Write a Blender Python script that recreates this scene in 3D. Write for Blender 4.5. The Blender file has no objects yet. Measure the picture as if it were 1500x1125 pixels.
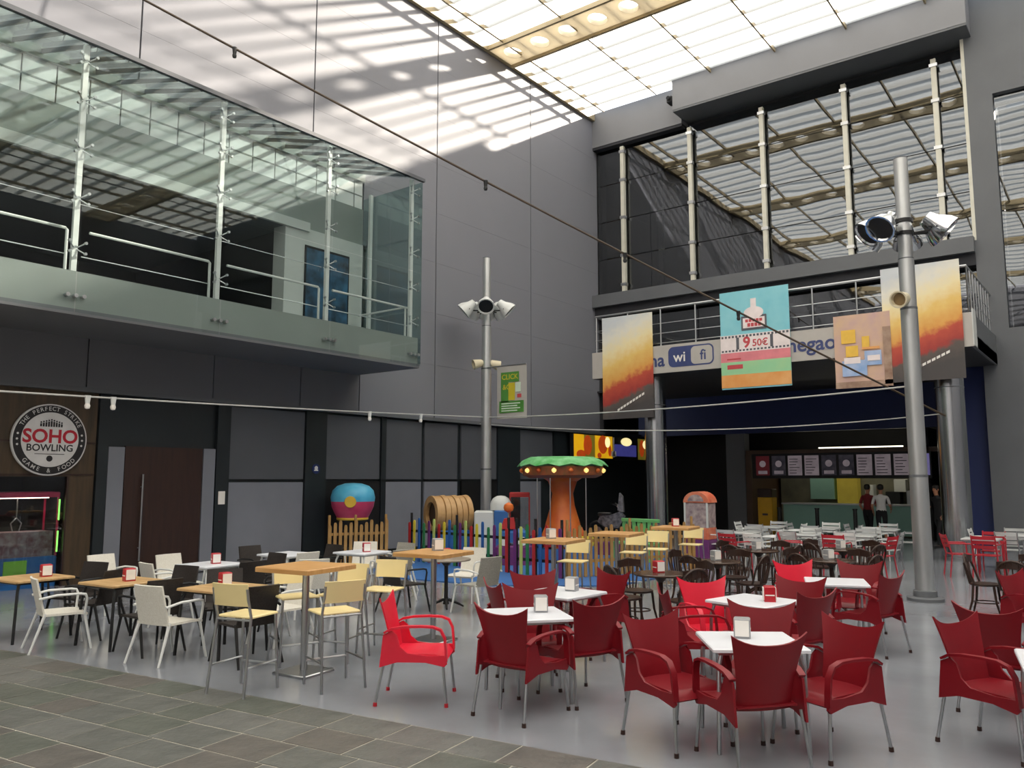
import bpy, math, random
from math import sin, cos, pi, radians, atan2, sqrt
from mathutils import Vector, Matrix
random.seed(7)
SC = bpy.context.scene
COL = SC.collection
# ------------------------------------------------------------------ camera, sky, sun, exposure
cam_d = bpy.data.cameras.new('camera'); cam = bpy.data.objects.new('camera', cam_d); COL.objects.link(cam)
cam.location = (0, 0, 1.95)
cam.rotation_euler = (pi/2 + math.atan((702-562.5)/1190.0), 0, radians(37.3))
cam_d.sensor_width = 36.0; cam_d.lens = 36.0*1190.0/1500.0; cam_d.clip_end = 300
SC.camera = cam
W = bpy.data.worlds.new('sky'); SC.world = W; W.use_nodes = True
W.node_tree.nodes['Background'].inputs[0].default_value = (0.90, 0.95, 1.0, 1)
W.node_tree.nodes['Background'].inputs[1].default_value = 1.9
sun_d = bpy.data.lights.new('sun', 'SUN'); sun = bpy.data.objects.new('sun', sun_d); COL.objects.link(sun)
sun_d.energy = 31.0; sun_d.angle = radians(2.0); sun_d.color = (1.0, 0.90, 0.78)
sun.rotation_euler = Vector((-0.62, -1.0, -0.56)).to_track_quat('-Z', 'Y').to_euler()
SC.view_settings.view_transform = 'Standard'; SC.view_settings.look = 'None'
SC.view_settings.gamma = 1.0; SC.view_settings.use_curve_mapping = False
SC.view_settings.exposure = 0.0

# ------------------------------------------------------------------ materials
def lin(h):
    h = h.lstrip('#'); c = [int(h[i:i+2], 16)/255 for i in (0, 2, 4)]
    return tuple(x/12.92 if x <= .04045 else ((x+.055)/1.055)**2.4 for x in c) + (1.0,)
MATS = {}
def mat(name, col='#808080', rough=.5, metal=0.0, var=.08, scale=4.0, bump=0.0, emit=0.0, spec=.5, stretch=(1, 1, 1), col2=None, bscale=None, alpha=None):
    if name in MATS: return MATS[name]
    m = bpy.data.materials.new(name); m.use_nodes = True; nt = m.node_tree; N = nt.nodes; L = nt.links
    b = N['Principled BSDF']; c = lin(col)
    b.inputs['Roughness'].default_value = rough; b.inputs['Metallic'].default_value = metal
    b.inputs['Specular IOR Level'].default_value = spec
    tc = N.new('ShaderNodeTexCoord'); mp = N.new('ShaderNodeMapping'); mp.inputs['Scale'].default_value = stretch
    L.new(tc.outputs['Object'], mp.inputs[0])
    nz = N.new('ShaderNodeTexNoise'); nz.inputs['Scale'].default_value = scale; nz.inputs['Detail'].default_value = 5
    L.new(mp.outputs[0], nz.inputs['Vector'])
    rp = N.new('ShaderNodeValToRGB'); e = rp.color_ramp.elements
    c2 = lin(col2) if col2 else tuple(min(1, x*(1+var)) for x in c[:3]) + (1,)
    e[0].position = .3; e[1].position = .7
    e[0].color = c if col2 else tuple(x*(1-var) for x in c[:3]) + (1,); e[1].color = c2
    L.new(nz.outputs['Fac'], rp.inputs[0]); L.new(rp.outputs[0], b.inputs['Base Color'])
    if bump:
        bp = N.new('ShaderNodeBump'); bp.inputs['Strength'].default_value = bump; bp.inputs['Distance'].default_value = .02
        n2 = N.new('ShaderNodeTexNoise'); n2.inputs['Scale'].default_value = bscale or scale*4; n2.inputs['Detail'].default_value = 6
        L.new(mp.outputs[0], n2.inputs['Vector']); L.new(n2.outputs['Fac'], bp.inputs['Height']); L.new(bp.outputs[0], b.inputs['Normal'])
    if emit:
        L.new(rp.outputs[0], b.inputs['Emission Color']); b.inputs['Emission Strength'].default_value = emit
    MATS[name] = m; return m
def glass(name, tint, refl, rough=.01, gl=(1, 1, 1, 1), k=.6, wave=0.0):
    m = bpy.data.materials.new(name); m.use_nodes = True; nt = m.node_tree; N = nt.nodes; L = nt.links
    N.remove(N['Principled BSDF']); out = N['Material Output']
    t = N.new('ShaderNodeBsdfTransparent'); t.inputs[0].default_value = tint
    g = N.new('ShaderNodeBsdfGlossy'); g.inputs['Roughness'].default_value = rough; g.inputs[0].default_value = gl
    lw = N.new('ShaderNodeLayerWeight'); lw.inputs[0].default_value = .5
    pw = N.new('ShaderNodeMath'); pw.operation = 'POWER'; pw.inputs[1].default_value = 4.0; L.new(lw.outputs['Facing'], pw.inputs[0])
    fr = N.new('ShaderNodeMath'); fr.operation = 'MULTIPLY'; fr.inputs[1].default_value = k; L.new(pw.outputs[0], fr.inputs[0])
    ad = N.new('ShaderNodeMath'); ad.operation = 'ADD'; ad.use_clamp = True; ad.inputs[1].default_value = refl
    L.new(fr.outputs[0], ad.inputs[0]); mx = N.new('ShaderNodeMixShader')
    L.new(ad.outputs[0], mx.inputs[0]); L.new(t.outputs[0], mx.inputs[1]); L.new(g.outputs[0], mx.inputs[2])
    if wave:
        tc = N.new('ShaderNodeTexCoord'); nz = N.new('ShaderNodeTexNoise'); nz.inputs['Scale'].default_value = .55; nz.inputs['Detail'].default_value = 1
        bp = N.new('ShaderNodeBump'); bp.inputs['Strength'].default_value = wave; bp.inputs['Distance'].default_value = .05
        L.new(tc.outputs['Object'], nz.inputs['Vector']); L.new(nz.outputs['Fac'], bp.inputs['Height']); L.new(bp.outputs[0], g.inputs['Normal'])
    L.new(mx.outputs[0], out.inputs[0]); MATS[name] = m; return m
def sheet(name, tr, tl, fac):
    m = bpy.data.materials.new(name); m.use_nodes = True; nt = m.node_tree; N = nt.nodes; L = nt.links
    N.remove(N['Principled BSDF']); out = N['Material Output']
    t = N.new('ShaderNodeBsdfTransparent'); t.inputs[0].default_value = tr
    d = N.new('ShaderNodeBsdfTranslucent'); d.inputs[0].default_value = tl
    mx = N.new('ShaderNodeMixShader'); mx.inputs[0].default_value = fac
    L.new(t.outputs[0], mx.inputs[1]); L.new(d.outputs[0], mx.inputs[2]); L.new(mx.outputs[0], out.inputs[0]); MATS[name] = m; return m
def M(n): return MATS[n]
def weave(name, col, col2, rough=.6):
    m = mat(name, col, rough, col2=col2, scale=60); nt = m.node_tree; N = nt.nodes; L = nt.links
    tc = N.new('ShaderNodeTexCoord'); ck = N.new('ShaderNodeTexChecker'); ck.inputs['Scale'].default_value = 55
    bp = N.new('ShaderNodeBump'); bp.inputs['Strength'].default_value = .5; bp.inputs['Distance'].default_value = .004
    L.new(tc.outputs['Object'], ck.inputs[0]); L.new(ck.outputs['Fac'], bp.inputs['Height']); L.new(bp.outputs[0], N['Principled BSDF'].inputs['Normal'])
    return m
mat('concrete', '#878b92', .15, var=.16, scale=.8, bump=.04, bscale=6, spec=.45)
mat('mortar', '#a19d92', .8, var=.15, scale=8, bump=.2)
SL = [mat('slate_grey', '#696a66', .42, col2='#565855', scale=3.5, bump=.35), mat('slate_green', '#656861', .42, col2='#525650', scale=3, bump=.35),
      mat('slate_brown', '#6a6661', .42, col2='#575552', scale=3, bump=.35), mat('slate_light', '#70716d', .42, col2='#5e5f5d', scale=3.5, bump=.35)]
mat('wall_panel', '#7f8088', .55, var=.02, scale=.6)
mat('panel_joint', '#4a4a4e', .8)
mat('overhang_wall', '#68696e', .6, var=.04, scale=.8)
mat('frame_dark', '#1f262a', .45, var=.1, scale=2)
mat('panel_mid', '#55585e', .5, var=.05, scale=1.2)
mat('panel_light', '#7c7f89', .5, var=.07, scale=1.1)
mat('door_wood', '#2e1d19', .45, col2='#3a241d', scale=3, stretch=(1, 6, .6), bump=.05)
mat('wood_dark', '#3c3226', .4, col2='#54432f', scale=2.5, stretch=(1, 5, .5), bump=.05)
mat('steel', '#b9bbbd', .28, 1.0, var=.05, scale=6, stretch=(1, 1, .1))
mat('steel_pole', '#c3c5c5', .36, .8, var=.12, scale=3, stretch=(1, 1, .3))
mat('steel_column', '#c9cbcc', .2, 1.0, var=.06, scale=3, stretch=(1, 1, .2))
mat('alu', '#b6b8ba', .35, 1.0, var=.04)
mat('chrome', '#d8dadc', .12, 1.0, var=.02)
mat('black', '#121315', .5, var=.1); mat('black_soft', '#1b1c1f', .8, var=.15, scale=2)
mat('white_metal', '#dadcda', .4, var=.03)
mat('cream_metal', '#d2d0c2', .45, var=.05)
mat('facade_grey', '#7d7e82', .5, var=.03, scale=.7)
mat('pier_grey', '#63666a', .55, var=.06, scale=1)
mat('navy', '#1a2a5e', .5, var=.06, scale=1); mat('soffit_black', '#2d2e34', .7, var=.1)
mat('slab_grey', '#8a908d', .5, var=.05, scale=1)
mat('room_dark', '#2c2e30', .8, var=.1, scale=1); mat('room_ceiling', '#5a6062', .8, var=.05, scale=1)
mat('interior_white', '#c9ccca', .6, var=.03)
mat('reflection_white', '#e6e8e6', .35, var=.05, scale=2)  # white colour imitating a reflection of the roof windows
mat('purlin', '#a89878', .5, var=.08, scale=2); mat('beam_tan', '#f2e4c6', .5, var=.06, scale=2)
def translucent_mix(name, col, fac):      # diffuse plus translucency, added to brighten the beam undersides
    m = bpy.data.materials.new(name); m.use_nodes = True; nt = m.node_tree; N = nt.nodes; N.remove(N['Principled BSDF'])
    d = N.new('ShaderNodeBsdfDiffuse'); d.inputs[0].default_value = col; r = N.new('ShaderNodeBsdfTranslucent'); r.inputs[0].default_value = col
    mx = N.new('ShaderNodeMixShader'); mx.inputs[0].default_value = fac
    nt.links.new(d.outputs[0], mx.inputs[1]); nt.links.new(r.outputs[0], mx.inputs[2]); nt.links.new(mx.outputs[0], N['Material Output'].inputs[0]); MATS[name] = m
translucent_mix('beam_translucent', (.76, .70, .58, 1), .58)
mat('slat', '#9a9a96', .5, var=.05)
sheet('slat_sheet', (.30, .30, .30, 1), (.5, .5, .48, 1), .4)
sheet('roof_sheet', (.93, .93, .92, 1), (.9, .89, .86, 1), .35)
glass('clear_glass', (.90, .93, .925, 1), .025, gl=(.95, 1, .985, 1), k=.45)
glass('end_glass', (.66, .75, .745, 1), .08, gl=(.88, 1, .98, 1))
glass('roof_glass', (.66, .72, .72, 1), .05)
glass('facade_glass', (.24, .25, .26, 1), .13, gl=(.9, .95, 1, 1), wave=.18)
glass('shop_glass', (.86, .88, .88, 1), .04)
mat('red_plastic', '#7a0f1b', .42, var=.04, spec=.35); mat('red_bright', '#d9203a', .35, var=.04)
mat('white_top', '#dcdfe6', .35, var=.02); mat('oak_top', '#c99d66', .45, col2='#b98a52', scale=3, stretch=(1, 7, 1), bump=.04)
mat('pine_top', '#c9a878', .5, col2='#ae8a5c', scale=3, stretch=(1, 7, 1))
mat('laminate', '#ecd9a0', .4, var=.03)
weave('wicker_white', '#d9d5c9', '#e6e3da'); weave('wicker_grey', '#8f8c83', '#a29f96'); weave('wicker_dark', '#211c1a', '#332c28')
mat('dark_wood', '#2c1b15', .38, col2='#3a251b', scale=6, stretch=(1, 1, .3)); mat('dark_top', '#3a2a22', .25, col2='#4a372c', scale=3)
mat('paper', '#eeeae4', .8, var=.03); mat('dispenser_red', '#b3202c', .3, var=.03); mat('dispenser_grey', '#9a9c9f', .3, var=.03)
mat('skin', '#a9765a', .55, var=.03); mat('hair', '#17120f', .6); mat('shirt_white', '#c9c8c6', .8, var=.05, scale=8, bump=.2)
mat('cloth_black', '#15161a', .85, var=.15, scale=8, bump=.2); mat('cloth_red', '#6e1b20', .85, var=.1)

# ------------------------------------------------------------------ mesh helpers
TXT = {}
def text_geo(s, size=1.0, off=0.0):
    k = (s, off)
    if k not in TXT:
        cu = bpy.data.curves.new('t', 'FONT'); cu.body = s; cu.size = 1.0; cu.align_x = 'CENTER'; cu.align_y = 'CENTER'; cu.offset = off; cu.resolution_u = 4
        o = bpy.data.objects.new('t', cu); COL.objects.link(o); dg = bpy.context.evaluated_depsgraph_get(); dg.update()
        me = o.evaluated_get(dg).to_mesh()
        TXT[k] = ([tuple(v.co) for v in me.vertices], [tuple(p.vertices) for p in me.polygons])
        o.evaluated_get(dg).to_mesh_clear(); bpy.data.objects.remove(o); bpy.data.curves.remove(cu)
    v, f = TXT[k]
    return [(a*size, b*size, c*size) for a, b, c in v], f
class MB:
    def __init__(s): s.v = []; s.f = []
    def add(s, v, f):
        n = len(s.v); s.v += [tuple(p) for p in v]; s.f += [tuple(i+n for i in q) for q in f]; return s
    def bx(s, x0, x1, y0, y1, z0, z1):
        return s.add([(x0,y0,z0),(x1,y0,z0),(x1,y1,z0),(x0,y1,z0),(x0,y0,z1),(x1,y0,z1),(x1,y1,z1),(x0,y1,z1)],
                     [(0,3,2,1),(4,5,6,7),(0,1,5,4),(1,2,6,5),(2,3,7,6),(3,0,4,7)])
    def box(s, c, d, m=None):
        x, y, z = c; a, b, e = d[0]/2, d[1]/2, d[2]/2
        t = MB().bx(-a, a, -b, b, -e, e); m = m or Matrix()
        return s.add([Vector(c) + (m.to_3x3() @ Vector(p)) for p in t.v], t.f)
    def cbx(s, x0, x1, y0, y1, z0, z1, c=.01):   # box with chamfered vertical edges and top
        p = [(x0+c,y0),(x1-c,y0),(x1,y0+c),(x1,y1-c),(x1-c,y1),(x0+c,y1),(x0,y1-c),(x0,y0+c)]
        cx, cy = (x0+x1)/2, (y0+y1)/2
        q = [(cx+(a-cx)*(1-2*c/(x1-x0)), cy+(b-cy)*(1-2*c/(y1-y0))) for a, b in p]
        v = [(a,b,z0) for a,b in p] + [(a,b,z1-c) for a,b in p] + [(a,b,z1) for a,b in q]
        f = [tuple(range(7,-1,-1)), tuple(range(16,24))]
        for k in (0, 8):
            for i in range(8): j = (i+1) % 8; f.append((k+i, k+j, k+8+j, k+8+i))
        return s.add(v, f)
    def tube(s, path, r, n=8, cap=True):
        P = [Vector(p) for p in path]; R = r if isinstance(r, (list, tuple)) else [r]*len(P)
        t0 = (P[1]-P[0]).normalized(); a = t0.orthogonal().normalized(); v = []; f = []
        for i, p in enumerate(P):
            t = ((P[min(i+1, len(P)-1)] - P[max(i-1, 0)])).normalized()
            a = (a - t*a.dot(t)).normalized(); b = t.cross(a)
            for k in range(n): w = 2*pi*k/n; v.append(p + (a*cos(w) + b*sin(w))*R[i])
        for i in range(len(P)-1):
            for k in range(n): j = (k+1) % n; f.append((i*n+k, i*n+j, (i+1)*n+j, (i+1)*n+k))
        if cap: f += [tuple(range(n-1, -1, -1)), tuple((len(P)-1)*n+k for k in range(n))]
        return s.add(v, f)
    def cyl(s, p0, p1, r0, r1=None, n=12): return s.tube([p0, p1], [r0, r0 if r1 is None else r1], n)
    def lathe(s, prof, n=24, c=(0, 0, 0), m=None, cap=True):
        v = []; f = []; m = m or Matrix()
        for r, z in prof:
            for k in range(n): w = 2*pi*k/n; v.append(Vector(c) + m.to_3x3() @ Vector((r*cos(w), r*sin(w), z)))
        for i in range(len(prof)-1):
            for k in range(n): j = (k+1) % n; f.append((i*n+k, i*n+j, (i+1)*n+j, (i+1)*n+k))
        if cap: f += [tuple(range(n-1, -1, -1)), tuple((len(prof)-1)*n+k for k in range(n))]
        return s.add(v, f)
    def prism(s, pts, lo, hi, ax='y'):   # 2-d outline extruded along an axis
        n = len(pts)
        def P(a, b, t): return {'y': (a, t, b), 'x': (t, a, b), 'z': (a, b, t)}[ax]
        v = [P(a, b, lo) for a, b in pts] + [P(a, b, hi) for a, b in pts]
        f = [tuple(range(n)), tuple(range(2*n-1, n-1, -1))] + [(i, i+n, (i+1) % n+n, (i+1) % n) for i in range(n)]
        return s.add(v, f)
    def grid(s, fn, nu, nv, th):
        P = [[Vector(fn(i/nu, j/nv)) for j in range(nv+1)] for i in range(nu+1)]; v = []; q = []
        for i in range(nu+1):
            for j in range(nv+1):
                du = P[min(i+1, nu)][j] - P[max(i-1, 0)][j]; dv = P[i][min(j+1, nv)] - P[i][max(j-1, 0)]
                nn = du.cross(dv); nn = nn.normalized() if nn.length > 1e-9 else Vector((0, 0, 1))
                v.append(P[i][j]); q.append(P[i][j] - nn*th)
        n = len(v); w = nv+1; f = []
        for i in range(nu):
            for j in range(nv):
                a, b, c, d = i*w+j, (i+1)*w+j, (i+1)*w+j+1, i*w+j+1
                f += [(a, b, c, d), (n+a, n+d, n+c, n+b)]
        for i in range(nu): f += [(i*w, n+i*w, n+(i+1)*w, (i+1)*w), (i*w+nv, (i+1)*w+nv, n+(i+1)*w+nv, n+i*w+nv)]
        for j in range(nv): f += [(j, j+1, n+j+1, n+j), (nu*w+j, n+nu*w+j, n+nu*w+j+1, nu*w+j+1)]
        return s.add(v+q, f)
    def text(s, t, size, c, y=0, rot=0, off=.012):     # lettering in the local x-z plane, read from -y
        v, f = text_geo(t, size, off); cr, sr = cos(rot), sin(rot)
        return s.add([(c[0]+a*cr-b*sr, y, c[1]+a*sr+b*cr) for a, b, _ in v], f)
    def disc(s, c, r, y0, y1, n=28, rx=None):
        return s.prism([(c[0]+(rx or r)*cos(2*pi*k/n), c[1]+r*sin(2*pi*k/n)) for k in range(n)], y0, y1, 'y')
    def mesh(s, name, m, ang=35):
        me = bpy.data.meshes.new(name); me.from_pydata(s.v, [], s.f)
        me.validate(); me.update()
        if ang:
            me.polygons.foreach_set('use_smooth', [True]*len(me.polygons)); me.set_sharp_from_angle(angle=radians(ang))
        if m: me.materials.append(M(m))
        return me
    def build(s, name, m, parent=None, loc=(0, 0, 0), rz=0, ang=35):
        o = bpy.data.objects.new(name, s.mesh(name, m, ang)); COL.objects.link(o); o.location = loc; o.rotation_euler = (0, 0, rz)
        if parent: o.parent = parent
        return o
def tag(o, label, cat, group=None):
    o['label'] = label; o['category'] = cat
    if group: o['group'] = group
    return o
def thing(name, label, cat, loc=(0, 0, 0), rz=0, group=None):
    o = bpy.data.objects.new(name, None); COL.objects.link(o); o.empty_display_size = .1
    o.location = loc; o.rotation_euler = (0, 0, rz); return tag(o, label, cat, group)
def struct(name, mb=None, m=None, label=None):
    o = mb.build(name, m, ang=0) if mb else bpy.data.objects.new(name, None)
    if not mb: COL.objects.link(o)
    o['kind'] = 'structure'
    if label: o['label'] = label
    return o
def inst(name, me, parent, loc=(0, 0, 0), rz=0, m=None):
    o = bpy.data.objects.new(name, me); COL.objects.link(o); o.location = loc; o.rotation_euler = (0, 0, rz); o.parent = parent
    if m: o.material_slots[0].link = 'OBJECT'; o.material_slots[0].material = M(m)
    return o
def dup(root, loc, rz, label, group=None):
    r = root.copy(); COL.objects.link(r); r.location = loc; r.rotation_euler = (0, 0, rz); r['label'] = label
    if group: r['group'] = group
    for ch in root.children:
        c = ch.copy(); COL.objects.link(c); c.parent = r
        for g in ch.children:
            d = g.copy(); COL.objects.link(d); d.parent = c
    return r
def face(dx, dy): return atan2(-dx, dy)

# ------------------------------------------------------------------ the ground
XL, YF = -15.73, 26.07
struct('floor', MB().bx(-24, 16, -16, 36, -.25, 0), 'concrete')
pav = struct('floor_paving', MB().add(*(lambda a: ([(x*cos(a)-y*sin(a)-6.58, x*sin(a)+y*cos(a)+4.64, z) for z in (-.01, .002) for x, y in ((-9.4, 0), (16, 0), (16, -12), (-9.4, -12))],
      [(3, 2, 1, 0), (4, 5, 6, 7), (0, 1, 5, 4), (1, 2, 6, 5), (2, 3, 7, 6), (3, 0, 4, 7)]))(radians(7.6))), 'mortar')
a0 = radians(7.6)
tile_me = {}
for r in range(7):
    x = -6.3 + (.3 if r % 2 else 0) + random.uniform(-.05, .05); y = -.012 - r*.41
    while x < 7.0:
        wd = random.choice((.58, .58, .6, .43)); k = (wd, random.randrange(4))
        if k not in tile_me:
            tile_me[k] = MB().cbx(0, wd-.016, -.394, 0, 0, .003, .001).mesh('slate_tile', None, 0); tile_me[k].materials.append(SL[k[1]])
        o = inst('slate_tile', tile_me[k], pav, (x*cos(a0)-y*sin(a0)-6.58, x*sin(a0)+y*cos(a0)+4.64, .002 + random.uniform(0, .002)), a0 + random.uniform(-.004, .004))
        x += wd

# ------------------------------------------------------------------ roof
roof = struct('ceiling')
RZ = 15.75
px = [-15.0 + 2.22*k for k in range(14)]
bys = [19.85 - 7.5*k for k in range(5)]
xs = [-15.6] + px + [15.8]
yb = [25.4] + bys + [-15.8]
for i in range(len(xs)-1):
    for j in range(len(yb)-1):
        MB().bx(xs[i]+.02, xs[i+1]-.02, yb[j+1]+.02, yb[j]-.02, RZ+.14, RZ+.15).build('roof_panel', 'roof_sheet', roof, ang=0)
pu = MB().bx(-.025, .025, -15.8, 25.4, RZ, RZ+.12).mesh('purlin', 'purlin', 0)
for x in px: inst('purlin', pu, roof, (x, 0, 0))
sl = MB().bx(-15.6, 15.8, -.115, .115, 0, .02).mesh('slat', 'slat_sheet', 0)
y = 25.1
while y > -15.6:
    if all(abs(y-b) > .62 for b in bys): inst('slat', sl, roof, (0, y, RZ+.22))
    y -= .82
# perforated beams: plate with round holes
def holed(x0, x1, y0, y1, z0, z1, pitch, r, n=20):
    mb = MB(); x = x0; cy = (y0+y1)/2
    while x < x1-1e-6:
        xe = min(x+pitch, x1); cx = (x+xe)/2; rect = [(x, y0), (xe, y0), (xe, y1), (x, y1)]; ring = []; outer = []
        for k in range(n):
            w = 2*pi*(k+.5)/n; ring.append((cx+r*.78*cos(w), cy+r*sin(w)))
            c, s_ = cos(w), sin(w); t = min((xe-x)/2/abs(c) if abs(c) > 1e-9 else 1e9, (y1-y0)/2/abs(s_) if abs(s_) > 1e-9 else 1e9); outer.append((cx+c*t, cy+s_*t))
        # snap nearest outer points to the corners
        for q in rect:
            k = min(range(n), key=lambda i: (outer[i][0]-q[0])**2 + (outer[i][1]-q[1])**2); outer[k] = q
        v = [(a, b, z) for z in (z0, z1) for a, b in ring + outer]; f = []
        for k in range(n):
            j = (k+1) % n
            f += [(k, n+k, n+j, j), (2*n+k, 2*n+j, 3*n+j, 3*n+k), (k, j, 2*n+j, 2*n+k), (n+k, 3*n+k, 3*n+j, n+j)]
        mb.add(v, f); x = xe
    return mb
bm = holed(-15.6, 15.8, -.62, .62, 0, .16, 1.06, .36).mesh('perforated_beam', 'beam_translucent', 30)
fl_ = MB().bx(-15.6, 15.8, .58, .66, -.1, .12).bx(-15.6, 15.8, -.66, -.58, -.02, .12).mesh('beam_flange', 'purlin', 0)
for b in bys:
    o = inst('perforated_beam', bm, roof, (0, b, RZ-.06)); inst('beam_flange', fl_, o)
MB().bx(-15.72, -15.6, -15.8, 25.9, RZ-.08, RZ+.2).build('edge_gutter', 'purlin', roof, ang=0)
MB().bx(-15.02, -14.96, -15.8, 25.4, RZ-.02, RZ).build('edge_rail', 'purlin', roof, ang=0)

# ------------------------------------------------------------------ left wall
wl = struct('wall_left')
MB().bx(XL-.4, XL-.04, -16, 26.4, 9.98, 15.95).bx(XL-.4, XL-.04, 14.16, 26.4, 3.69, 9.98).build('backing', 'panel_joint', wl, ang=0)
yj = [-16, -9.9, -5.4, -1.0, 3.45, 7.97, 12.45, 17.0, 21.7, 26.07]
zj = [3.69, 5.2, 6.7, 8.2, 9.7, 11.2, 12.7, 14.2, 15.95]
for a, b in zip(yj, yj[1:]):
    for c, d in zip(zj, zj[1:]):
        y0, z0 = a, c
        if d <= 9.98 and b > 14.16: y0 = max(a, 14.16)
        elif d <= 9.98: continue
        if c < 9.98 < d and b <= 14.2: z0 = 9.98
        if c < 9.98 < d and a < 14.16 < b: z0 = 9.98
        MB().bx(XL-.04, XL, y0+.018, b-.018, z0+.002, d-.002).build('wall_panel', 'wall_panel', wl, ang=0)
MB().bx(XL-.04, XL, 14.18, 16.98, 9.7, 9.98).build('wall_panel', 'wall_panel', wl, ang=0)
# wall band below the glazed balcony, upper room behind it
bandj = [-16, 1.9, 4.6, 7.3, 9.98, 12.3, 14.16]
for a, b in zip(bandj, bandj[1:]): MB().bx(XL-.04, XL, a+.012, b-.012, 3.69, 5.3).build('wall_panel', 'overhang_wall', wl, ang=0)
MB().bx(XL-.4, XL-.05, -16, 14.2, 3.69, 5.3).build('backing', 'panel_joint', wl, ang=0)
MB().bx(XL-.35, XL, -16, 14.16, 8.06, 9.02).build('lintel', 'slab_grey', wl, ang=0)
MB().bx(XL-.02, XL+.06, -16, 12.4, 7.98, 8.2).build('lintel_edge', 'interior_white', wl, ang=0)
MB().bx(XL-.45, XL, 11.72, 14.3, 5.3, 8.06).build('white_pier', 'interior_white', wl, ang=0)
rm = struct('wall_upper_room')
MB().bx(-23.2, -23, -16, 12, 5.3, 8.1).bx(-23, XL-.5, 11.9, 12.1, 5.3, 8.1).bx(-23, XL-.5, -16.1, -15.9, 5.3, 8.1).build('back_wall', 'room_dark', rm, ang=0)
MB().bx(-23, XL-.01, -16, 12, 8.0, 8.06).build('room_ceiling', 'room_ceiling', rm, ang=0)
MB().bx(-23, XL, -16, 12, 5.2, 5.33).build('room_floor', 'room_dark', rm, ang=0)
refl_band = struct('reflection_band')     # white panes stand in for roof windows reflected in the balcony glass
y = -15.9
while y < 14:
    yy = min(y+.62, 14.16)
    MB().bx(XL-.06, XL-.03, y+.015, yy-.015, 9.03, 9.37).build('pane', 'reflection_white', refl_band, ang=0)
    MB().bx(XL-.06, XL-.03, y+.015, yy-.015, 9.40, 9.76).build('pane', 'reflection_white', refl_band, ang=0)
    y += .62
MB().bx(XL-.08, XL-.02, -16, 14.16, 9.37, 9.40).bx(XL-.08, XL+.06, -16, 14.16, 9.76, 9.99).build('reflection_bars', 'slab_grey', refl_band, ang=0)
MB().bx(XL-.3, XL-.08, -16, 14.16, 9.0, 9.98).build('reflection_backing', 'panel_mid', refl_band, ang=0)

# glazed balcony box
GX, GE = -13.56, 14.16
gb = thing('glazed_balcony', 'long glazed upper balcony with steel posts jutting from the left wall', 'balcony', (0, 0, 0))
MB().bx(XL, GX-.06, -16, GE-.06, 4.72, 5.35).build('floor_slab', 'slab_grey', gb, ang=0)
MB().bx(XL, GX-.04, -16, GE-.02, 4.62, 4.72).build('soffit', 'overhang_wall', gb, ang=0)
mully = [-12.7, -10.1, -7.4, -4.7, -2.05, .6, 3.35, 6.03, 8.68, 11.33, 13.92]
post = MB().bx(-.035, .035, -.045, .045, 5.35, 9.3).mesh('post', 'white_metal', 0)
spid = MB()
for dy in (-1, 1):
    for dz in (-1, 1): spid.tube([(0, 0, 0), (.05, dy*.05, dz*.03), (.12, dy*.13, dz*.09)], .012, 6).cyl((.105, dy*.13, dz*.09), (.15, dy*.13, dz*.09), .025, n=8)
spid = spid.mesh('spider_fitting', 'steel', 40)
lowf = MB().cyl((-.02, 0, 4.93), (.16, 0, 4.93), .035, n=8)
lowf = lowf.mesh('clamp', 'steel', 40)
for i, y in enumerate(mully):
    p = inst('post', post, gb, (GX-.16, y, 0)); [inst('spider_fitting', spid, p, (0, 0, z)) for z in (5.75, 6.6, 7.45, 8.3, 9.0)]; [inst('clamp', lowf, gb, (GX-.12, y+dy, 0)) for dy in (-.13, 0, .13)]
ms = [-16] + mully[:-1] + [GE-.02]
for a, b in zip(ms, ms[1:]):
    MB().bx(GX-.01, GX+.005, a+.012, b-.012, 4.66, 6.95).build('glass_pane', 'clear_glass', gb, ang=0)
    MB().bx(GX-.01, GX+.005, a+.012, b-.012, 6.97, 9.28).build('glass_pane', 'clear_glass', gb, ang=0)
for a, b in ((XL+.03, -14.7), (-14.68, GX-.02)):
    MB().bx(a, b, GE-.015, GE, 4.72, 9.28).build('end_pane', 'end_glass', gb, ang=0)
inst('post', post, gb, (XL+.4, GE-.1, 0))
y = -15.9; 
while y < 14.0:
    b = min(y+.5, GE)
    MB().add([(GX+.03, y+.01, 9.33), (GX+.03, b-.01, 9.33), (XL+.02, b-.01, 9.96), (XL+.02, y+.01, 9.96), (GX+.03, y+.01, 9.345), (GX+.03, b-.01, 9.345), (XL+.02, b-.01, 9.975), (XL+.02, y+.01, 9.975)],
             [(3,2,1,0),(4,5,6,7),(0,1,5,4),(1,2,6,5),(2,3,7,6),(3,0,4,7)]).build('roof_pane', 'roof_glass', gb, ang=0)
    MB().add([(GX-.02, y-.02, 9.26), (GX-.02, y+.02, 9.26), (XL+.02, y+.02, 9.86), (XL+.02, y-.02, 9.86), (GX-.02, y-.02, 9.32), (GX-.02, y+.02, 9.32), (XL+.02, y+.02, 9.95), (XL+.02, y-.02, 9.95)],
             [(3,2,1,0),(4,5,6,7),(0,1,5,4),(1,2,6,5),(2,3,7,6),(3,0,4,7)]).build('roof_rib', 'panel_mid', gb, ang=0)
    y += .5
MB().bx(GX-.03, GX+.05, -16, GE+.02, 9.28, 9.36).build('roof_edge', 'panel_mid', gb, ang=0)
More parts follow.
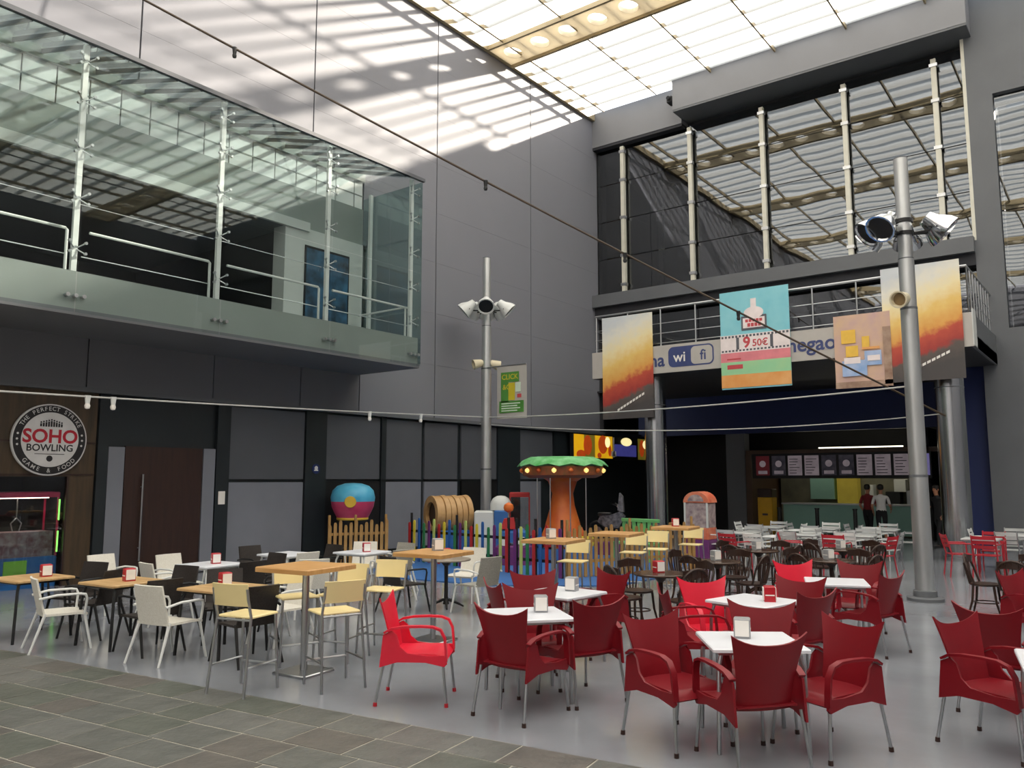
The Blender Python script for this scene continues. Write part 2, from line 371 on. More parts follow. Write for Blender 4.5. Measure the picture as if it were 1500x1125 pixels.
for a, b in zip(ms, ms[1:]):
    MB().tube([(GX-.34, a+.32, 6.12), (GX-.34, b-.08, 6.12), (GX-.34, b-.05, 6.09), (GX-.34, b-.05, 5.35)], .026, 8).build('handrail', 'white_metal', gb)
    MB().cyl((GX-.34, a+.2, 5.68), (GX-.34, b-.05, 5.68), .012, n=6).cyl((GX-.34, a+.05, 6.58), (GX-.34, b, 6.58), .008, n=6).build('rail_cable', 'steel', gb)
MB().tube([(GX-.34, GE-.22, 5.35), (GX-.34, GE-.22, 6.1), (GX-.36, GE-.22, 6.12), (XL+.15, GE-.22, 6.12)], .024, 8).build('handrail', 'white_metal', gb)
po = thing('wall_poster', 'dark blue film poster on the white pier of the glazed balcony', 'poster', (XL, 13.0, 6.72), pi/2)
MB().bx(-.7, .7, -.03, 0, -.95, .92).build('poster_frame', 'black', po, ang=0)
mat('poster_blue', '#16202c', .4, col2='#3f6f93', scale=2.6, emit=0)
MB().bx(-.66, .66, -.036, -.03, -.9, .86).build('poster_sheet', 'poster_blue', po, ang=0)

# ------------------------------------------------------------------ shop fronts of the left wall (z < 3.69)
XS = XL - .12
sf = struct('wall_storefront')
MB().bx(XS-.5, XS-.06, 7.2, 33, 0, 3.75).bx(XS-.5, XS-.06, -16, 7.2, 2.0, 3.75).build('backing', 'frame_dark', sf, ang=0)
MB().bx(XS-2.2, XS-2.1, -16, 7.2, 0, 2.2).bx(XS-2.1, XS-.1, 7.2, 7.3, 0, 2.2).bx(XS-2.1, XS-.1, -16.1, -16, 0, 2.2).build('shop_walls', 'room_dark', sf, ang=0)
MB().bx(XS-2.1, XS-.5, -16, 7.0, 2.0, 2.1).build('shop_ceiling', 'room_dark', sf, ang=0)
MB().bx(XL-.4, XL+.02, -16, 26.4, 3.60, 3.69).build('lower_trim', 'pier_grey', sf, ang=0)
def pan(y0, y1, z0, z1, m): MB().bx(XS-.06, XS, y0, y1, z0, z1).build('cladding_panel', m, sf, ang=0)
for (a, b) in ((10.52, 12.55), (13.22, 15.03), (15.24, 16.62), (16.75, 18.15), (18.33, 20.0), (21.2, 23.1)): pan(a, b, 1.95, 3.55, 'panel_mid')
for (a, b) in ((10.52, 12.55), (15.24, 16.62), (16.75, 18.15), (21.2, 22.4)): pan(a, b, .12, 1.88, 'panel_light')
for (a, b) in ((7.62, 7.82), (10.18, 10.5), (12.57, 13.2), (15.05, 15.22), (20.02, 21.18), (23.15, 23.9)):
    MB().bx(XS-.06, XS+.05, a, b, 0, 3.6).build('pilaster', 'frame_dark', sf, ang=0)
MB().bx(XS-.05, XS+.02, 13.22, 15.03, .05, 1.9).build('dark_doorway', 'black', sf, ang=0)  # black panel standing for a glass door
MB().bx(XS-.05, XS+.02, 18.33, 20.0, .05, 1.9).build('dark_doorway', 'black', sf, ang=0)  # black panel painted for the shade inside an open doorway
d1 = struct('door_1')
MB().bx(XS-.05, XS+.02, 8.18, 9.86, .02, 2.6).build('door_leaf', 'door_wood', d1, ang=0)
MB().bx(XS-.05, XS+.03, 7.84, 8.16, .02, 2.58).build('side_light', 'panel_light', d1, ang=0)
MB().bx(XS-.05, XS+.03, 9.88, 10.16, .02, 2.6).build('side_light', 'panel_light', d1, ang=0)
MB().cyl((XS+.09, 8.53, .35), (XS+.09, 8.53, 2.05), .018).cyl((XS, 8.53, .6), (XS+.09, 8.53, .6), .012, n=8).cyl((XS, 8.53, 1.8), (XS+.09, 8.53, 1.8), .012, n=8).build('door_handle', 'steel', d1)
nb = tag(MB().bx(0, .012, -.08, .08, -.14, .14).build('wall_notice', 'paper', None, (XS+.055, 10.33, 1.55), ang=0), 'small white notice on the dark pillar right of the wooden door', 'notice')
em = thing('wall_emblem', 'small round white emblem on the dark pillar between the grey panels', 'sign', (XS+.055, 12.88, 2.2), pi/2)
MB().disc((0, 0), .12, -.012, 0).build('emblem_disc', 'navy', em); MB().disc((0, .02), .05, -.016, -.012, 14).bx(-.06, .06, -.016, -.012, -.05, -.02).build('emblem_mark', 'white_metal', em)
# bowling shop front: wooden surround, glass, sign
bf = struct('window_2')
MB().bx(XS-.06, XS, -6, 7.6, 2.0, 3.6).build('wood_fascia', 'wood_dark', bf, ang=0)
for z in (2.02, 2.62): MB().bx(XS, XS+.02, -6, 7.6, z, z+.03).build('fascia_rail', 'door_wood', bf, ang=0)
MB().bx(XS-.06, XS, 7.13, 7.6, 0, 2.0).build('wood_side', 'wood_dark', bf, ang=0)
MB().bx(XS-.04, XS-.02, 4.0, 5.5, .1, 2.0).build('pane', 'shop_glass', bf, ang=0)
MB().bx(XS-.04, XS-.02, 5.53, 7.1, .1, 2.0).build('pane', 'shop_glass', bf, ang=0)
MB().bx(XS-.04, XS-.02, -6, 3.97, .1, 2.0).build('pane', 'shop_glass', bf, ang=0)
for y in (3.97, 5.5, 7.1): MB().bx(XS-.05, XS+.02, y, y+.03, 0, 2.0).build('glazing_bar', 'door_wood', bf, ang=0)
# claw machine just inside the bowling window
mat('claw_pink', '#b5325a', .4); mat('claw_blue', '#2366a8', .4); mat('claw_green', '#7fc241', .35); mat('toys', '#5b2a33', .7, col2='#8d8a90', scale=9)
cm = thing('claw_machine', 'pink framed toy claw machine behind the bowling shop window', 'arcade machine', (XS-.42, 6.45, 0), pi/2)
MB().cbx(-.62, .62, -.3, .3, 0, .55, .02).build('cabinet', 'claw_blue', cm); MB().bx(-.56, .56, -.22, .26, .55, 1.0).build('toy_pile', 'toys', cm, ang=0)
for sx in (-.6, .58): 
    for sy in (-.29, .27): MB().bx(sx, sx+.03, sy, sy+.03, .55, 1.62).build('corner_post', 'claw_pink', cm, ang=0)
MB().cbx(-.62, .62, -.3, .3, 1.62, 1.72, .02).build('roof_panel', 'claw_pink', cm)
MB().cyl((.0, 0, 1.25), (0, 0, 1.62), .012).tube([(0, 0, 1.25), (.09, 0, 1.15), (.05, 0, 1.0)], .012, 6).tube([(0, 0, 1.25), (-.09, 0, 1.15), (-.05, 0, 1.0)], .012, 6).build('claw', 'steel', cm)
MB().bx(-.28, .1, -.315, -.3, .25, .5).build('sticker', 'claw_green', cm, ang=0)
mat('machine_lamp', '#ffd9c4', .5, emit=9.0); mat('neon_green', '#8dff6a', .5, emit=2.0)
MB().bx(-.5, .5, -.1, .1, 1.6, 1.615).build('lamp_strip', 'machine_lamp', cm, ang=0)
for z in (.62, 1.2): MB().cyl((.6, -.31, z), (.6, -.31, z+.38), .014, n=8).build('neon_tube', 'neon_green', cm)
sg = thing('bowling_sign', 'round black and white bowling alley sign on the wooden fascia', 'sign', (XS+.02, 6.73, 2.67), pi/2)
R = .655
mat('sign_white', '#c9c7c6', .5, emit=.06); mat('sign_black', '#1c1a1d', .5); mat('sign_red', '#b3162c', .5)
MB().disc((0, 0), R, -.06, 0, 56).build('sign_rim', 'sign_white', sg)
MB().disc((0, 0), R-.025, -.068, -.06, 56).build('sign_ring', 'sign_black', sg)
MB().disc((0, 0), R-.155, -.076, -.068, 56).build('sign_face', 'sign_white', sg)
MB().text('SOHO', .34, (0, .05), -.078, 0, .028).build('red_lettering', 'sign_red', sg, ang=0)
MB().text('BOWLING', .175, (0, -.155), -.078, 0, .02).build('black_lettering', 'sign_black', sg, ang=0)
MB().bx(-.26, .26, -.079, -.077, -.268, -.258).build('underline', 'sign_black', sg, ang=0); MB().disc((0, -.345), .055, -.079, -.077, 20).build('ball_mark', 'sign_black', sg, ang=0)
for k in range(-4, 5):
    h = .17 - abs(k)*.02; b = MB()
    b.bx(k*.045-.016, k*.045+.016, -.079, -.077, .235, .235+h*.62).disc((k*.045, .235+h*.62+.022), .016, -.079, -.077, 10); b.build('pin_mark', 'sign_black', sg, ang=0)
rl = MB()
def ring(mb, s, mid, r, step, top):
    for i, ch in enumerate(s):
        if ch == ' ': continue
        d = (i-(len(s)-1)/2)*step
        w = radians(mid - d if top else mid + d)
        mb.text(ch, .105, (r*cos(w), r*sin(w)), -.07, w-pi/2 if top else w+pi/2, .004)
ring(rl, 'THE PERFECT STRIKE', 90, R-.09, 7.2, True); ring(rl, 'GAME & FOOD', 270, R-.09, 9.5, False)
for w in (170, 180, 190, -10, 0, 10): rl.disc(((R-.09)*cos(radians(w)), (R-.09)*sin(radians(w))), .022, -.0705, -.0695, 5)
rl.build('ring_lettering', 'sign_white', sg, ang=0)
# lit yellow shop sign further along the wall
mat('sign_yellow', '#f0b419', .5, emit=.55); mat('sign_orange', '#d4521c', .5, emit=.35); mat('sign_purple', '#4a4a9a', .5, emit=.4); mat('sign_olive', '#8f7f2c', .5, emit=.3); mat('sign_glow', '#ffe9a8', .5, emit=1.0)
ys = thing('lit_shop_sign', 'lit yellow and orange sign over the dark corner shop', 'sign', (XL+.12, 26.95, 3.12), pi/2)
MB().bx(-2.95, 2.95, -.02, .12, -.46, .46).build('sign_box', 'black', ys, ang=0)
for x0, x1, m in ((-2.9, -2.25, 'sign_yellow'), (-2.24, -1.5, 'sign_olive'), (-1.49, -.25, 'sign_yellow'), (1.75, 2.85, 'sign_olive')): MB().bx(x0, x1, -.03, -.02, -.4, .42).build('sign_field', m, ys, ang=0)
MB().bx(-.15, 1.6, -.03, -.02, -.3, .15).build('sign_field', 'sign_purple', ys, ang=0)
for cx, cz, r, rx in ((-2.0, .05, .36, .28), (-2.45, -.28, .15, .3), (-.95, .1, .34, .33), (-1.2, -.3, .1, .14), (-.45, -.12, .2, .12), (2.05, .05, .34, .2)): MB().disc((cx, cz), r, -.036, -.03, 20, rx).build('sign_spot', 'sign_orange', ys)
for cx, cz, r, rx in ((-.62, .2, .2, .18), (.8, .26, .16, .42), (2.4, .2, .18, .28)): MB().disc((cx, cz), r, -.042, -.036, 20, rx).build('sign_glow_spot', 'sign_glow', ys)
MB().bx(-.2, -.12, -.04, -.03, -.35, .4).bx(-.35, .0, -.04, -.03, -.32, -.12).build('sign_stripe', 'paper', ys, ang=0)

# ------------------------------------------------------------------ facade across the back
wf = struct('wall_front')
MB().bx(XL, -12.0, 25.75, 26.4, 14.6, 15.95).build('fascia_beam', 'facade_grey', wf, ang=0)
MB().bx(-12.0, -2.9, 25.05, 26.4, 14.82, 15.95).build('fascia_box', 'facade_grey', wf, ang=0)
MB().bx(-12.0, -2.9, 25.06, 26.4, 14.75, 14.82).build('fascia_soffit', 'pier_grey', wf, ang=0)
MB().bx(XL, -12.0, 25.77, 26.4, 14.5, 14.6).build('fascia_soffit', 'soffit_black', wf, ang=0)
MB().bx(-3.15, -2.47, 25.85, 26.9, 0, 16.2).bx(-2.47, 16, 25.85, 26.9, 12.88, 16.2).bx(-2.47, 16, 25.85, 26.9, 0, 6.1).build('pier', 'pier_grey', wf, ang=0)
sc = thing('security_camera', 'small black security camera at the end of the grey roof fascia', 'camera', (-12.15, 25.3, 15.3))
MB().cbx(-.1, .1, -.22, .16, -.12, .1, .02).build('camera_body', 'black', sc); MB().cyl((0, -.22, 0), (0, -.3, 0), .07, n=12).build('camera_lens', 'black_soft', sc); MB().bx(-.03, .13, .0, .06, .0, .06).build('camera_bracket', 'black', sc, ang=0)
MB().bx(-3.19, -3.1, 25.84, 26.1, 8.7, 15.2).build('pier_edge', 'cream_metal', wf, ang=0)
MB().bx(XL, -3.15, 25.6, 26.3, 8.33, 8.78).build('ledge', 'pier_grey', wf, ang=0)
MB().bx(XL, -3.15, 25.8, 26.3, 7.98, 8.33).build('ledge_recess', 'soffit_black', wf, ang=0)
w3 = struct('window_3')
mx = [-14.5, -11.77, -9.16, -6.5, -3.92]
gx = [XL+.03] + mx + [-3.16]
for a, b in zip(gx, gx[1:]):
    for z0, z1 in ((8.79, 10.2), (10.23, 11.65), (11.68, 13.1), (13.13, 14.55)): MB().bx(a+.015, b-.015, YF, YF+.015, z0, z1).build('glass_pane', 'facade_glass', w3, ang=0)
    MB().bx(a+.015, b-.015, YF+.15, YF+.165, 5.4, 7.98).build('glass_pane', 'facade_glass', w3, ang=0)
fin = MB().bx(-.07, .07, -.24, -.1, 8.78, 14.4).bx(-.02, .02, -.1, 0, 8.78, 14.4).mesh('fin', 'cream_metal', 0)
fsp = MB().box((0, -.18, 0), (.22, .16, .1))
fsp = fsp.mesh('bracket', 'steel', 0)
for x in mx: o = inst('fin', fin, w3, (x, YF, 0)); [inst('bracket', fsp, o, (0, 0, z)) for z in (9.1, 10.2, 11.65, 13.1, 14.2)]
MB().bx(-13.3, -13.12, YF+.25, YF+.4, 8.78, 13.6).build('inner_post', 'cream_metal', w3, ang=0)
ri = struct('wall_front_room')
MB().bx(XL, -2.6, 31, 31.2, 5.2, 14.8).bx(XL-.1, XL, 26.4, 31, 5.2, 14.8).bx(-2.7, -2.6, 26.9, 31, 5.2, 14.8).build('room_walls', 'room_dark', ri, ang=0)
MB().bx(XL, -2.6, 26.3, 31, 14.6, 14.8).bx(XL, -2.6, 26.3, 31, 8.33, 8.75).build('room_slabs', 'room_dark', ri, ang=0)
mat('brick_brown', '#5b4034', .6, var=.12, scale=5)
MB().bx(XL+.02, XL+.9, 26.7, 26.9, 8.78, 14.5).build('brown_panel', 'brick_brown', ri, ang=0)
w4 = struct('window_4')
for a, b in ((-2.45, 0), (.03, 2.5), (2.53, 5.0), (5.03, 15.9)):
    for z0, z1 in ((6.12, 9.45), (9.48, 12.86)): MB().bx(a, b, YF-.05, YF-.035, z0, z1).build('glass_pane', 'facade_glass', w4, ang=0)
MB().bx(-2.5, 16, 27.5, 27.7, 6, 13).build('dark_backing', 'room_dark', w4, ang=0)

# balcony over the cinema entrance
BY, BX0, BX1 = 21.7, -13.35, -2.8
ba = thing('entrance_balcony', 'balcony with steel railing and lettered white band over the cinema entrance', 'balcony', (0, 0, 0))
MB().bx(BX0, BX1, BY+.06, 26.0, 5.14, 5.4).build('floor_slab', 'pier_grey', ba, ang=0)
mat('band_white', '#b9b4ae', .5, var=.03)
MB().bx(BX0, BX1, BY, BY+.06, 5.08, 5.9).build('front_band', 'band_white', ba, ang=0)
MB().bx(BX1-.06, BX1, BY+.06, 25.9, 5.08, 5.9).build('side_band', 'pier_grey', ba, ang=0)
MB().bx(BX1-.012, BX1+.01, BY-.01, BY+.5, 5.1, 6.0).build('end_plate', 'interior_white', ba, ang=0)
MB().bx(BX0, BX0+.06, BY+.06, 25.9, 5.08, 5.9).build('side_band', 'pier_grey', ba, ang=0)
mat('letter_navy', '#3b4676', .5)
MB().text('zona', .55, (-11.36, 5.45), BY-.008, 0, .02).build('lettering', 'letter_navy', ba, ang=0)
MB().text('megaocio', .54, (-6.32, 5.50), BY-.008, 0, .02).build('lettering', 'letter_navy', ba, ang=0)
MB().text('fi', .42, (-9.62, 5.5), BY-.012, 0, .012).build('lettering', 'letter_navy', ba, ang=0)
lt = MB()
def rrect(x0, x1, z0, z1, r, n=6):
    p = []
    for cx, cz, s in ((x1-r, z1-r, 0), (x0+r, z1-r, pi/2), (x0+r, z0+r, pi), (x1-r, z0+r, 1.5*pi)):
        p += [(cx+r*cos(s+pi/2*k/n), cz+r*sin(s+pi/2*k/n)) for k in range(n+1)]
    return p
lt.prism(rrect(-10.72, -9.3, 5.22, 5.82, .16), BY-.006, BY, 'y')
lt.build('wifi_badge', 'letter_navy', ba, ang=0)
MB().prism(rrect(-10.0, -9.34, 5.26, 5.78, .13), BY-.0085, BY-.006, 'y').build('wifi_plate', 'band_white', ba, ang=0)
MB().text('wi', .42, (-10.36, 5.5), BY-.009, 0, .012).build('wifi_lettering', 'paper', ba, ang=0)
rp = MB().cyl((0, 0, 5.4), (0, 0, 7.05), .022, n=8).mesh('railing_post', 'steel', 40)
x = BX0+.1
while x < BX1: inst('railing_post', rp, ba, (x, BY+.12, 0)); x += 1.12
y = BY+.12
while y < 25.8: inst('railing_post', rp, ba, (BX1-.08, y, 0)); y += .45
inst('railing_post', rp, ba, (BX1-.08, BY+.12, 0))
MB().tube([(BX0+.06, 25.7, 7.06), (BX0+.06, BY+.12, 7.06), (BX1-.08, BY+.12, 7.06), (BX1-.08, 25.8, 7.06)], .035, 8).build('top_rail', 'steel', ba)
for z in (6.0, 6.3, 6.6): MB().tube([(BX0+.06, 25.7, z), (BX0+.06, BY+.12, z), (BX1-.08, BY+.12, z), (BX1-.08, 25.8, z)], .012, 6).build('middle_rail', 'steel', ba)
# banners hung on the railing
def banner(name, label, x0, x1, z0, z1, y=BY-.05, tilt=0.0):
    t = thing(name, label, 'banner', ((x0+x1)/2, y, z0)); t.rotation_euler = (0, tilt, 0); return t, x1-x0, z1-z0
def rect(t, name, m, x0, x1, z0, z1, y=0, th=.004): return MB().bx(x0, x1, y-th, y, z0, z1).build(name, m, t, ang=0)
def cloth(t, w, h, m, name='banner_sheet'): return MB().grid(lambda u, v: (w*(u-.5), .006*sin(u*7+v*3), h*v), 12, 12, .006).build(name, m, t)
mat('film_sky', '#e9e2d0', .6, col2='#f3d189', scale=.9, var=.1); mat('film_dusk', '#eab765', .6, col2='#d98a4a', scale=2); mat('film_red', '#b8463a', .6, col2='#8c3a34', scale=6); mat('film_ground', '#58524f', .6, col2='#746a62', scale=5); mat('film_pale', '#b9c2cc', .6, col2='#dcd9d0', scale=1.4)
def film_print(name, w, h):      # printed diagonal sunset scene
    m = bpy.data.materials.new(name); m.use_nodes = True; nt = m.node_tree; N = nt.nodes; L = nt.links; b = N['Principled BSDF']; b.inputs['Roughness'].default_value = .6
    tc = N.new('ShaderNodeTexCoord'); sx = N.new('ShaderNodeSeparateXYZ'); L.new(tc.outputs['Object'], sx.inputs[0])
    def ma(op, a, c):
        n = N.new('ShaderNodeMath'); n.operation = op
        for i, q in enumerate((a, c)):
            if isinstance(q, (int, float)): n.inputs[i].default_value = q
            else: L.new(q, n.inputs[i])
        return n.outputs[0]
    nz = N.new('ShaderNodeTexNoise'); nz.inputs['Scale'].default_value = 5; nz.inputs['Detail'].default_value = 8; L.new(tc.outputs['Object'], nz.inputs['Vector'])
    t = ma('SUBTRACT', ma('MULTIPLY', sx.outputs[2], 1/h), ma('MULTIPLY', sx.outputs[0], .21/w))
    t = ma('ADD', t, ma('MULTIPLY', ma('SUBTRACT', nz.outputs[0], .5), .16))
    rp = N.new('ShaderNodeValToRGB'); e = rp.color_ramp.elements; e[0].position = .08; e[0].color = lin('#4a4646'); e[1].position = 1.0; e[1].color = lin('#cdd2d6')
    for p, c in ((.2, '#5e5550'), (.24, '#a33a34'), (.36, '#c0503c'), (.42, '#e0a050'), (.58, '#ecc672'), (.72, '#f3e3b4'), (.86, '#e6e2d4')): q = e.new(p); q.color = lin(c)
    L.new(t, rp.inputs[0]); L.new(rp.outputs[0], b.inputs['Base Color']); MATS[name] = m
def film_banner(name, label, x0, x1, z0, z1):
    t, w, h = banner(name, label, x0, x1, z0, z1); film_print(name+str(x0), w, h); cloth(t, w, h, name+str(x0))
    for k in range(9):
        u = -.2 + k*.06; MB().prism([(u*w, (.07+k*.017)*h), ((u+.045)*w, (.083+k*.017)*h), ((u+.045)*w, (.105+k*.017)*h), (u*w, (.092+k*.017)*h)], -.018, -.014, 'y').build('print_mark', 'paper', t, ang=0)
    return t
film_banner('film_banner', 'tall sunset coloured film banner at the left end of the balcony', -12.95, -11.2, 3.78, 6.95)
film_banner('film_banner', 'large sunset coloured film banner at the right end of the balcony', -4.77, -3.0, 4.33, 7.22)
mat('menu_cyan', '#7fc8d6', .6, col2='#93d3dd', scale=2); mat('menu_pink', '#e0848c', .6, var=.12, scale=3); mat('menu_green', '#a6d29c', .6, col2='#8fd0a4', scale=2); mat('menu_orange', '#e2964a', .6, col2='#eab070', scale=2); mat('menu_white', '#efe3e2', .6); mat('strip_dark', '#5a5a62', .6); mat('menu_red', '#c44a50', .6)
t, w, h = banner('price_banner', 'cyan and pink cinema combo banner with a 9.50 euro price', -9.06, -7.1, 4.44, 7.2)
cloth(t, w, h, 'menu_cyan')
rect(t, 'price_field', 'menu_white', -w/2, w/2, 1.02, 1.52, -.012); rect(t, 'pink_field', 'menu_pink', -w/2, w/2, .76, 1.02, -.012)
rect(t, 'green_field', 'menu_green', -w/2, w/2, .4, .76, -.012); rect(t, 'orange_field', 'menu_orange', -w/2, w/2, .04, .4, -.012)
pf = MB()
for k in range(19): pf.bx(-w/2+.03+k*.102, -w/2+.09+k*.102, -.02, -.016, 1.05, 1.1).bx(-w/2+.03+k*.102, -w/2+.09+k*.102, -.02, -.016, 1.44, 1.5)
pf.bx(-.52, -.44, -.02, -.016, 1.1, 1.44).bx(.44, .52, -.02, -.016, 1.1, 1.44).build('film_strip', 'strip_dark', t, ang=0)
MB().text('9', .42, (-.22, 1.27), -.02, 0, .03).text('50€', .27, (.16, 1.24), -.02, 0, .02).build('price_lettering', 'menu_red', t, ang=0)
MB().bx(-.8, -.35, -.02, -.016, .56, .68).bx(-.8, -.4, -.02, -.016, .82, .86).build('red_block', 'menu_red', t, ang=0)
lg = MB().prism(rrect(-.36, .36, 1.62, 2.02, .02), -.016, -.012, 'y'); lg.build('logo_frame', 'strip_dark', t, ang=0)
MB().bx(-.31, .31, -.02, -.016, 1.68, 1.96).disc((0, 2.1), .17, -.017, -.012, 20, .28).bx(-.08, .08, -.016, -.012, 2.2, 2.5).build('logo_white', 'menu_white', t, ang=0)
lr = MB()
for k in range(5): lr.bx(-.24+k*.1, -.16+k*.1, -.024, -.02, 1.84, 1.92)
for k in range(4): lr.bx(-.18+k*.1, -.1+k*.1, -.024, -.02, 1.71, 1.81)
lr.build('logo_red', 'menu_red', t, ang=0)
mat('mauve', '#c9a6a2', .6, col2='#d9b795', scale=2.5, var=.1); mat('promo_yellow', '#eec04e', .6); mat('promo_blue', '#7fa6d8', .6, col2='#b7c6e4', scale=3); mat('promo_tan', '#8a6a58', .6, col2='#b79c88', scale=4)
t, w, h = banner('promo_banner', 'faded mauve offer banner with yellow and blue blocks behind the steel lamp pole', -5.97, -4.6, 4.26, 6.15)
cloth(t, w, h, 'mauve'); rect(t, 'tan_border', 'promo_tan', .5, w/2, .05, 1.5, -.012); rect(t, 'tan_foot', 'promo_tan', -w/2, w/2, 0, .16, -.012)
for n_, m, a, b, c, d in (('yellow_block', 'promo_yellow', -.5, -.15, 1.15, 1.5), ('yellow_block', 'promo_yellow', -.4, -.1, .8, 1.08), ('yellow_block', 'promo_yellow', 0, .18, 1.0, 1.3), ('blue_block', 'promo_blue', .05, .45, .55, .92), ('blue_block', 'promo_blue', -.5, .1, .3, .7), ('white_block', 'menu_white', -.45, -.05, .62, .78), ('white_block', 'menu_white', .12, .42, .66, .8), ('orange_block', 'menu_orange', .0, .42, .96, 1.02)): py_ = globals().get('py_', -.018) - .003; rect(t, n_, m, a, b, c, d, py_, .002)

# ground floor under the balcony
gf = struct('wall_under_balcony')
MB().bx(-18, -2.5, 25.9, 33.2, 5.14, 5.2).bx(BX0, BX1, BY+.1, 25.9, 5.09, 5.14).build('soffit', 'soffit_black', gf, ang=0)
MB().bx(XL-.3, -3.2, 29.6, 29.8, 3.66, 5.14).build('navy_band', 'navy', gf, ang=0)
MB().bx(-3.75, -3.1, 26.2, 29.8, 0, 5.14).build('navy_pier', 'navy', gf, ang=0)
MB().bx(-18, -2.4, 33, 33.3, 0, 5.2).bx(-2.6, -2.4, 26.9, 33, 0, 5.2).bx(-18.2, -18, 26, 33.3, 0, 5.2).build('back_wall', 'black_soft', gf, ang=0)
MB().bx(-12.35, -11.62, 29.7, 30.2, 0, 3.66).build('grey_pier', 'pier_grey', gf, ang=0)
MB().bx(-18, -12.4, 31.4, 31.6, 0, 3.66).build('dark_front', 'black_soft', gf, ang=0)
mat('beam_brown', '#4f3a2a', .5, var=.1, scale=3)
MB().bx(-11.6, -5.0, 29.75, 30.0, 2.86, 3.02).build('brown_beam', 'beam_brown', gf, ang=0)
MB().bx(-5.6, -5.35, 29.75, 33, 0, 3.66).build('side_wall', 'black_soft', gf, ang=0)
MB().bx(-11.62, -11.4, 29.75, 33, 0, 2.86).build('side_wall', 'beam_brown', gf, ang=0)
for i, x in enumerate((-11.62, -3.52)):
    c = thing('steel_column', ('round polished steel column under the left part of the entrance balcony', 'round polished steel column under the right end of the entrance balcony')[i], 'column', (x, 22.55, 0))
    MB().cyl((0, 0, 0), (0, 0, 5.08), .33, n=40).build('shaft', 'steel_column', c); MB().cyl((0, 0, 0), (0, 0, .08), .37, n=32).build('base_ring', 'steel', c); MB().cyl((0, 0, 4.2), (0, 0, 4.22), .334, n=32).build('joint_ring', 'pier_grey', c)
# food counter
fc = thing('food_counter', 'pale green snack bar counter at the back under the menu boards', 'counter', (0, 0, 0))
mat('counter_green', '#7fa89c', .4, var=.05, scale=1.5); mat('kitchen', '#7d7a66', .6, col2='#5b5c50', scale=1.5)
MB().bx(-10.3, -5.75, 29.9, 30.3, .05, 1.05).build('counter_front', 'counter_green', fc, ang=0)
MB().bx(-10.35, -5.7, 29.82, 30.6, 1.05, 1.1).build('counter_top', 'alu', fc, ang=0)
MB().bx(-11.3, -5.65, 32.6, 32.9, .0, 2.85).build('kitchen_wall', 'kitchen', fc, ang=0)
for x, w_, z0, z1, m in ((-10.0, .9, 1.3, 2.0, 'counter_green'), (-9.0, .75, 1.15, 2.05, 'sign_olive'), (-8.0, .3, 1.1, 1.75, 'interior_white'), (-7.3, .5, 1.15, 1.5, 'black'), (-6.6, .5, 1.15, 1.55, 'alu'), (-7.0, .4, 1.6, 1.95, 'interior_white')):
    MB().cbx(x, x+w_, 32.1, 32.55, z0-.1, z1, .02).build('kitchen_unit', m, fc)
mat('strip_light', '#fff3d8', .5, emit=3.0); mat('kitchen_light', '#fff1d6', .5, emit=7.0)
for x in (-10.2, -8.4, -6.9): MB().bx(x, x+.9, 31.2, 31.5, 2.78, 2.82).build('ceiling_lamp', 'kitchen_light', fc, ang=0)
MB().bx(-9.0, -6.2, 30.05, 30.12, 3.05, 3.09).build('strip_light', 'strip_light', fc, ang=0)
mat('menu_screen', '#8c8086', .5, emit=.28, col2='#a79a9f', scale=3); mat('menu_screen_dark', '#33313c', .5, emit=.12, col2='#57525c', scale=5); mat('menu_text', '#3a3238', .6); mat('menu_screen_red', '#6b2028', .5, emit=.15); mat('menu_screen_violet', '#8d86c4', .5, emit=.3)
mo = thing('menu_board', 'row of lit menu boards above the snack bar counter', 'menu board', (0, 29.72, 2.06))
MB().bx(-11.35, -5.3, 0, .1, -.08, .82).build('board_frame', 'black', mo, ang=0)
kinds = ['menu_screen_red', 'menu_screen_dark', 'menu_screen', 'menu_screen', 'menu_screen_dark', 'menu_screen_dark', 'menu_screen', 'menu_screen', 'menu_screen', 'menu_screen_violet']
for k, m in enumerate(kinds):
    x0 = -11.2 + k*.595
    p = MB().bx(x0, x0+.5, -.012, 0, .03, .74).build('menu_panel', m, mo, ang=0); q = MB()
    if m == 'menu_screen':
        for j in range(6): q.bx(x0+.05, x0+.05+random.uniform(.2, .4), -.016, -.012, .1+j*.1, .125+j*.1)
        q.build('menu_print', 'menu_text', p, ang=0)
    else: q.bx(x0+.08, x0+.42, -.016, -.012, .08, .2).disc((x0+.25, .45), .12, -.016, -.012, 14).build('menu_print', 'menu_screen' if m != 'menu_screen' else 'menu_text', p, ang=0)
mat('bin_yellow', '#c99a1e', .4)
yc = thing('yellow_cabinet', 'yellow cabinet with dark top beside the snack bar counter', 'cabinet', (-10.75, 29.5, 0))
MB().cbx(-.27, .27, -.25, .25, 0, 1.3, .02).build('body', 'bin_yellow', yc); MB().cbx(-.27, .27, -.25, .25, 1.3, 1.6, .02).build('top_unit', 'door_wood', yc); MB().bx(-.1, .1, -.256, -.25, .65, .72).build('mark', 'menu_text', yc, ang=0)
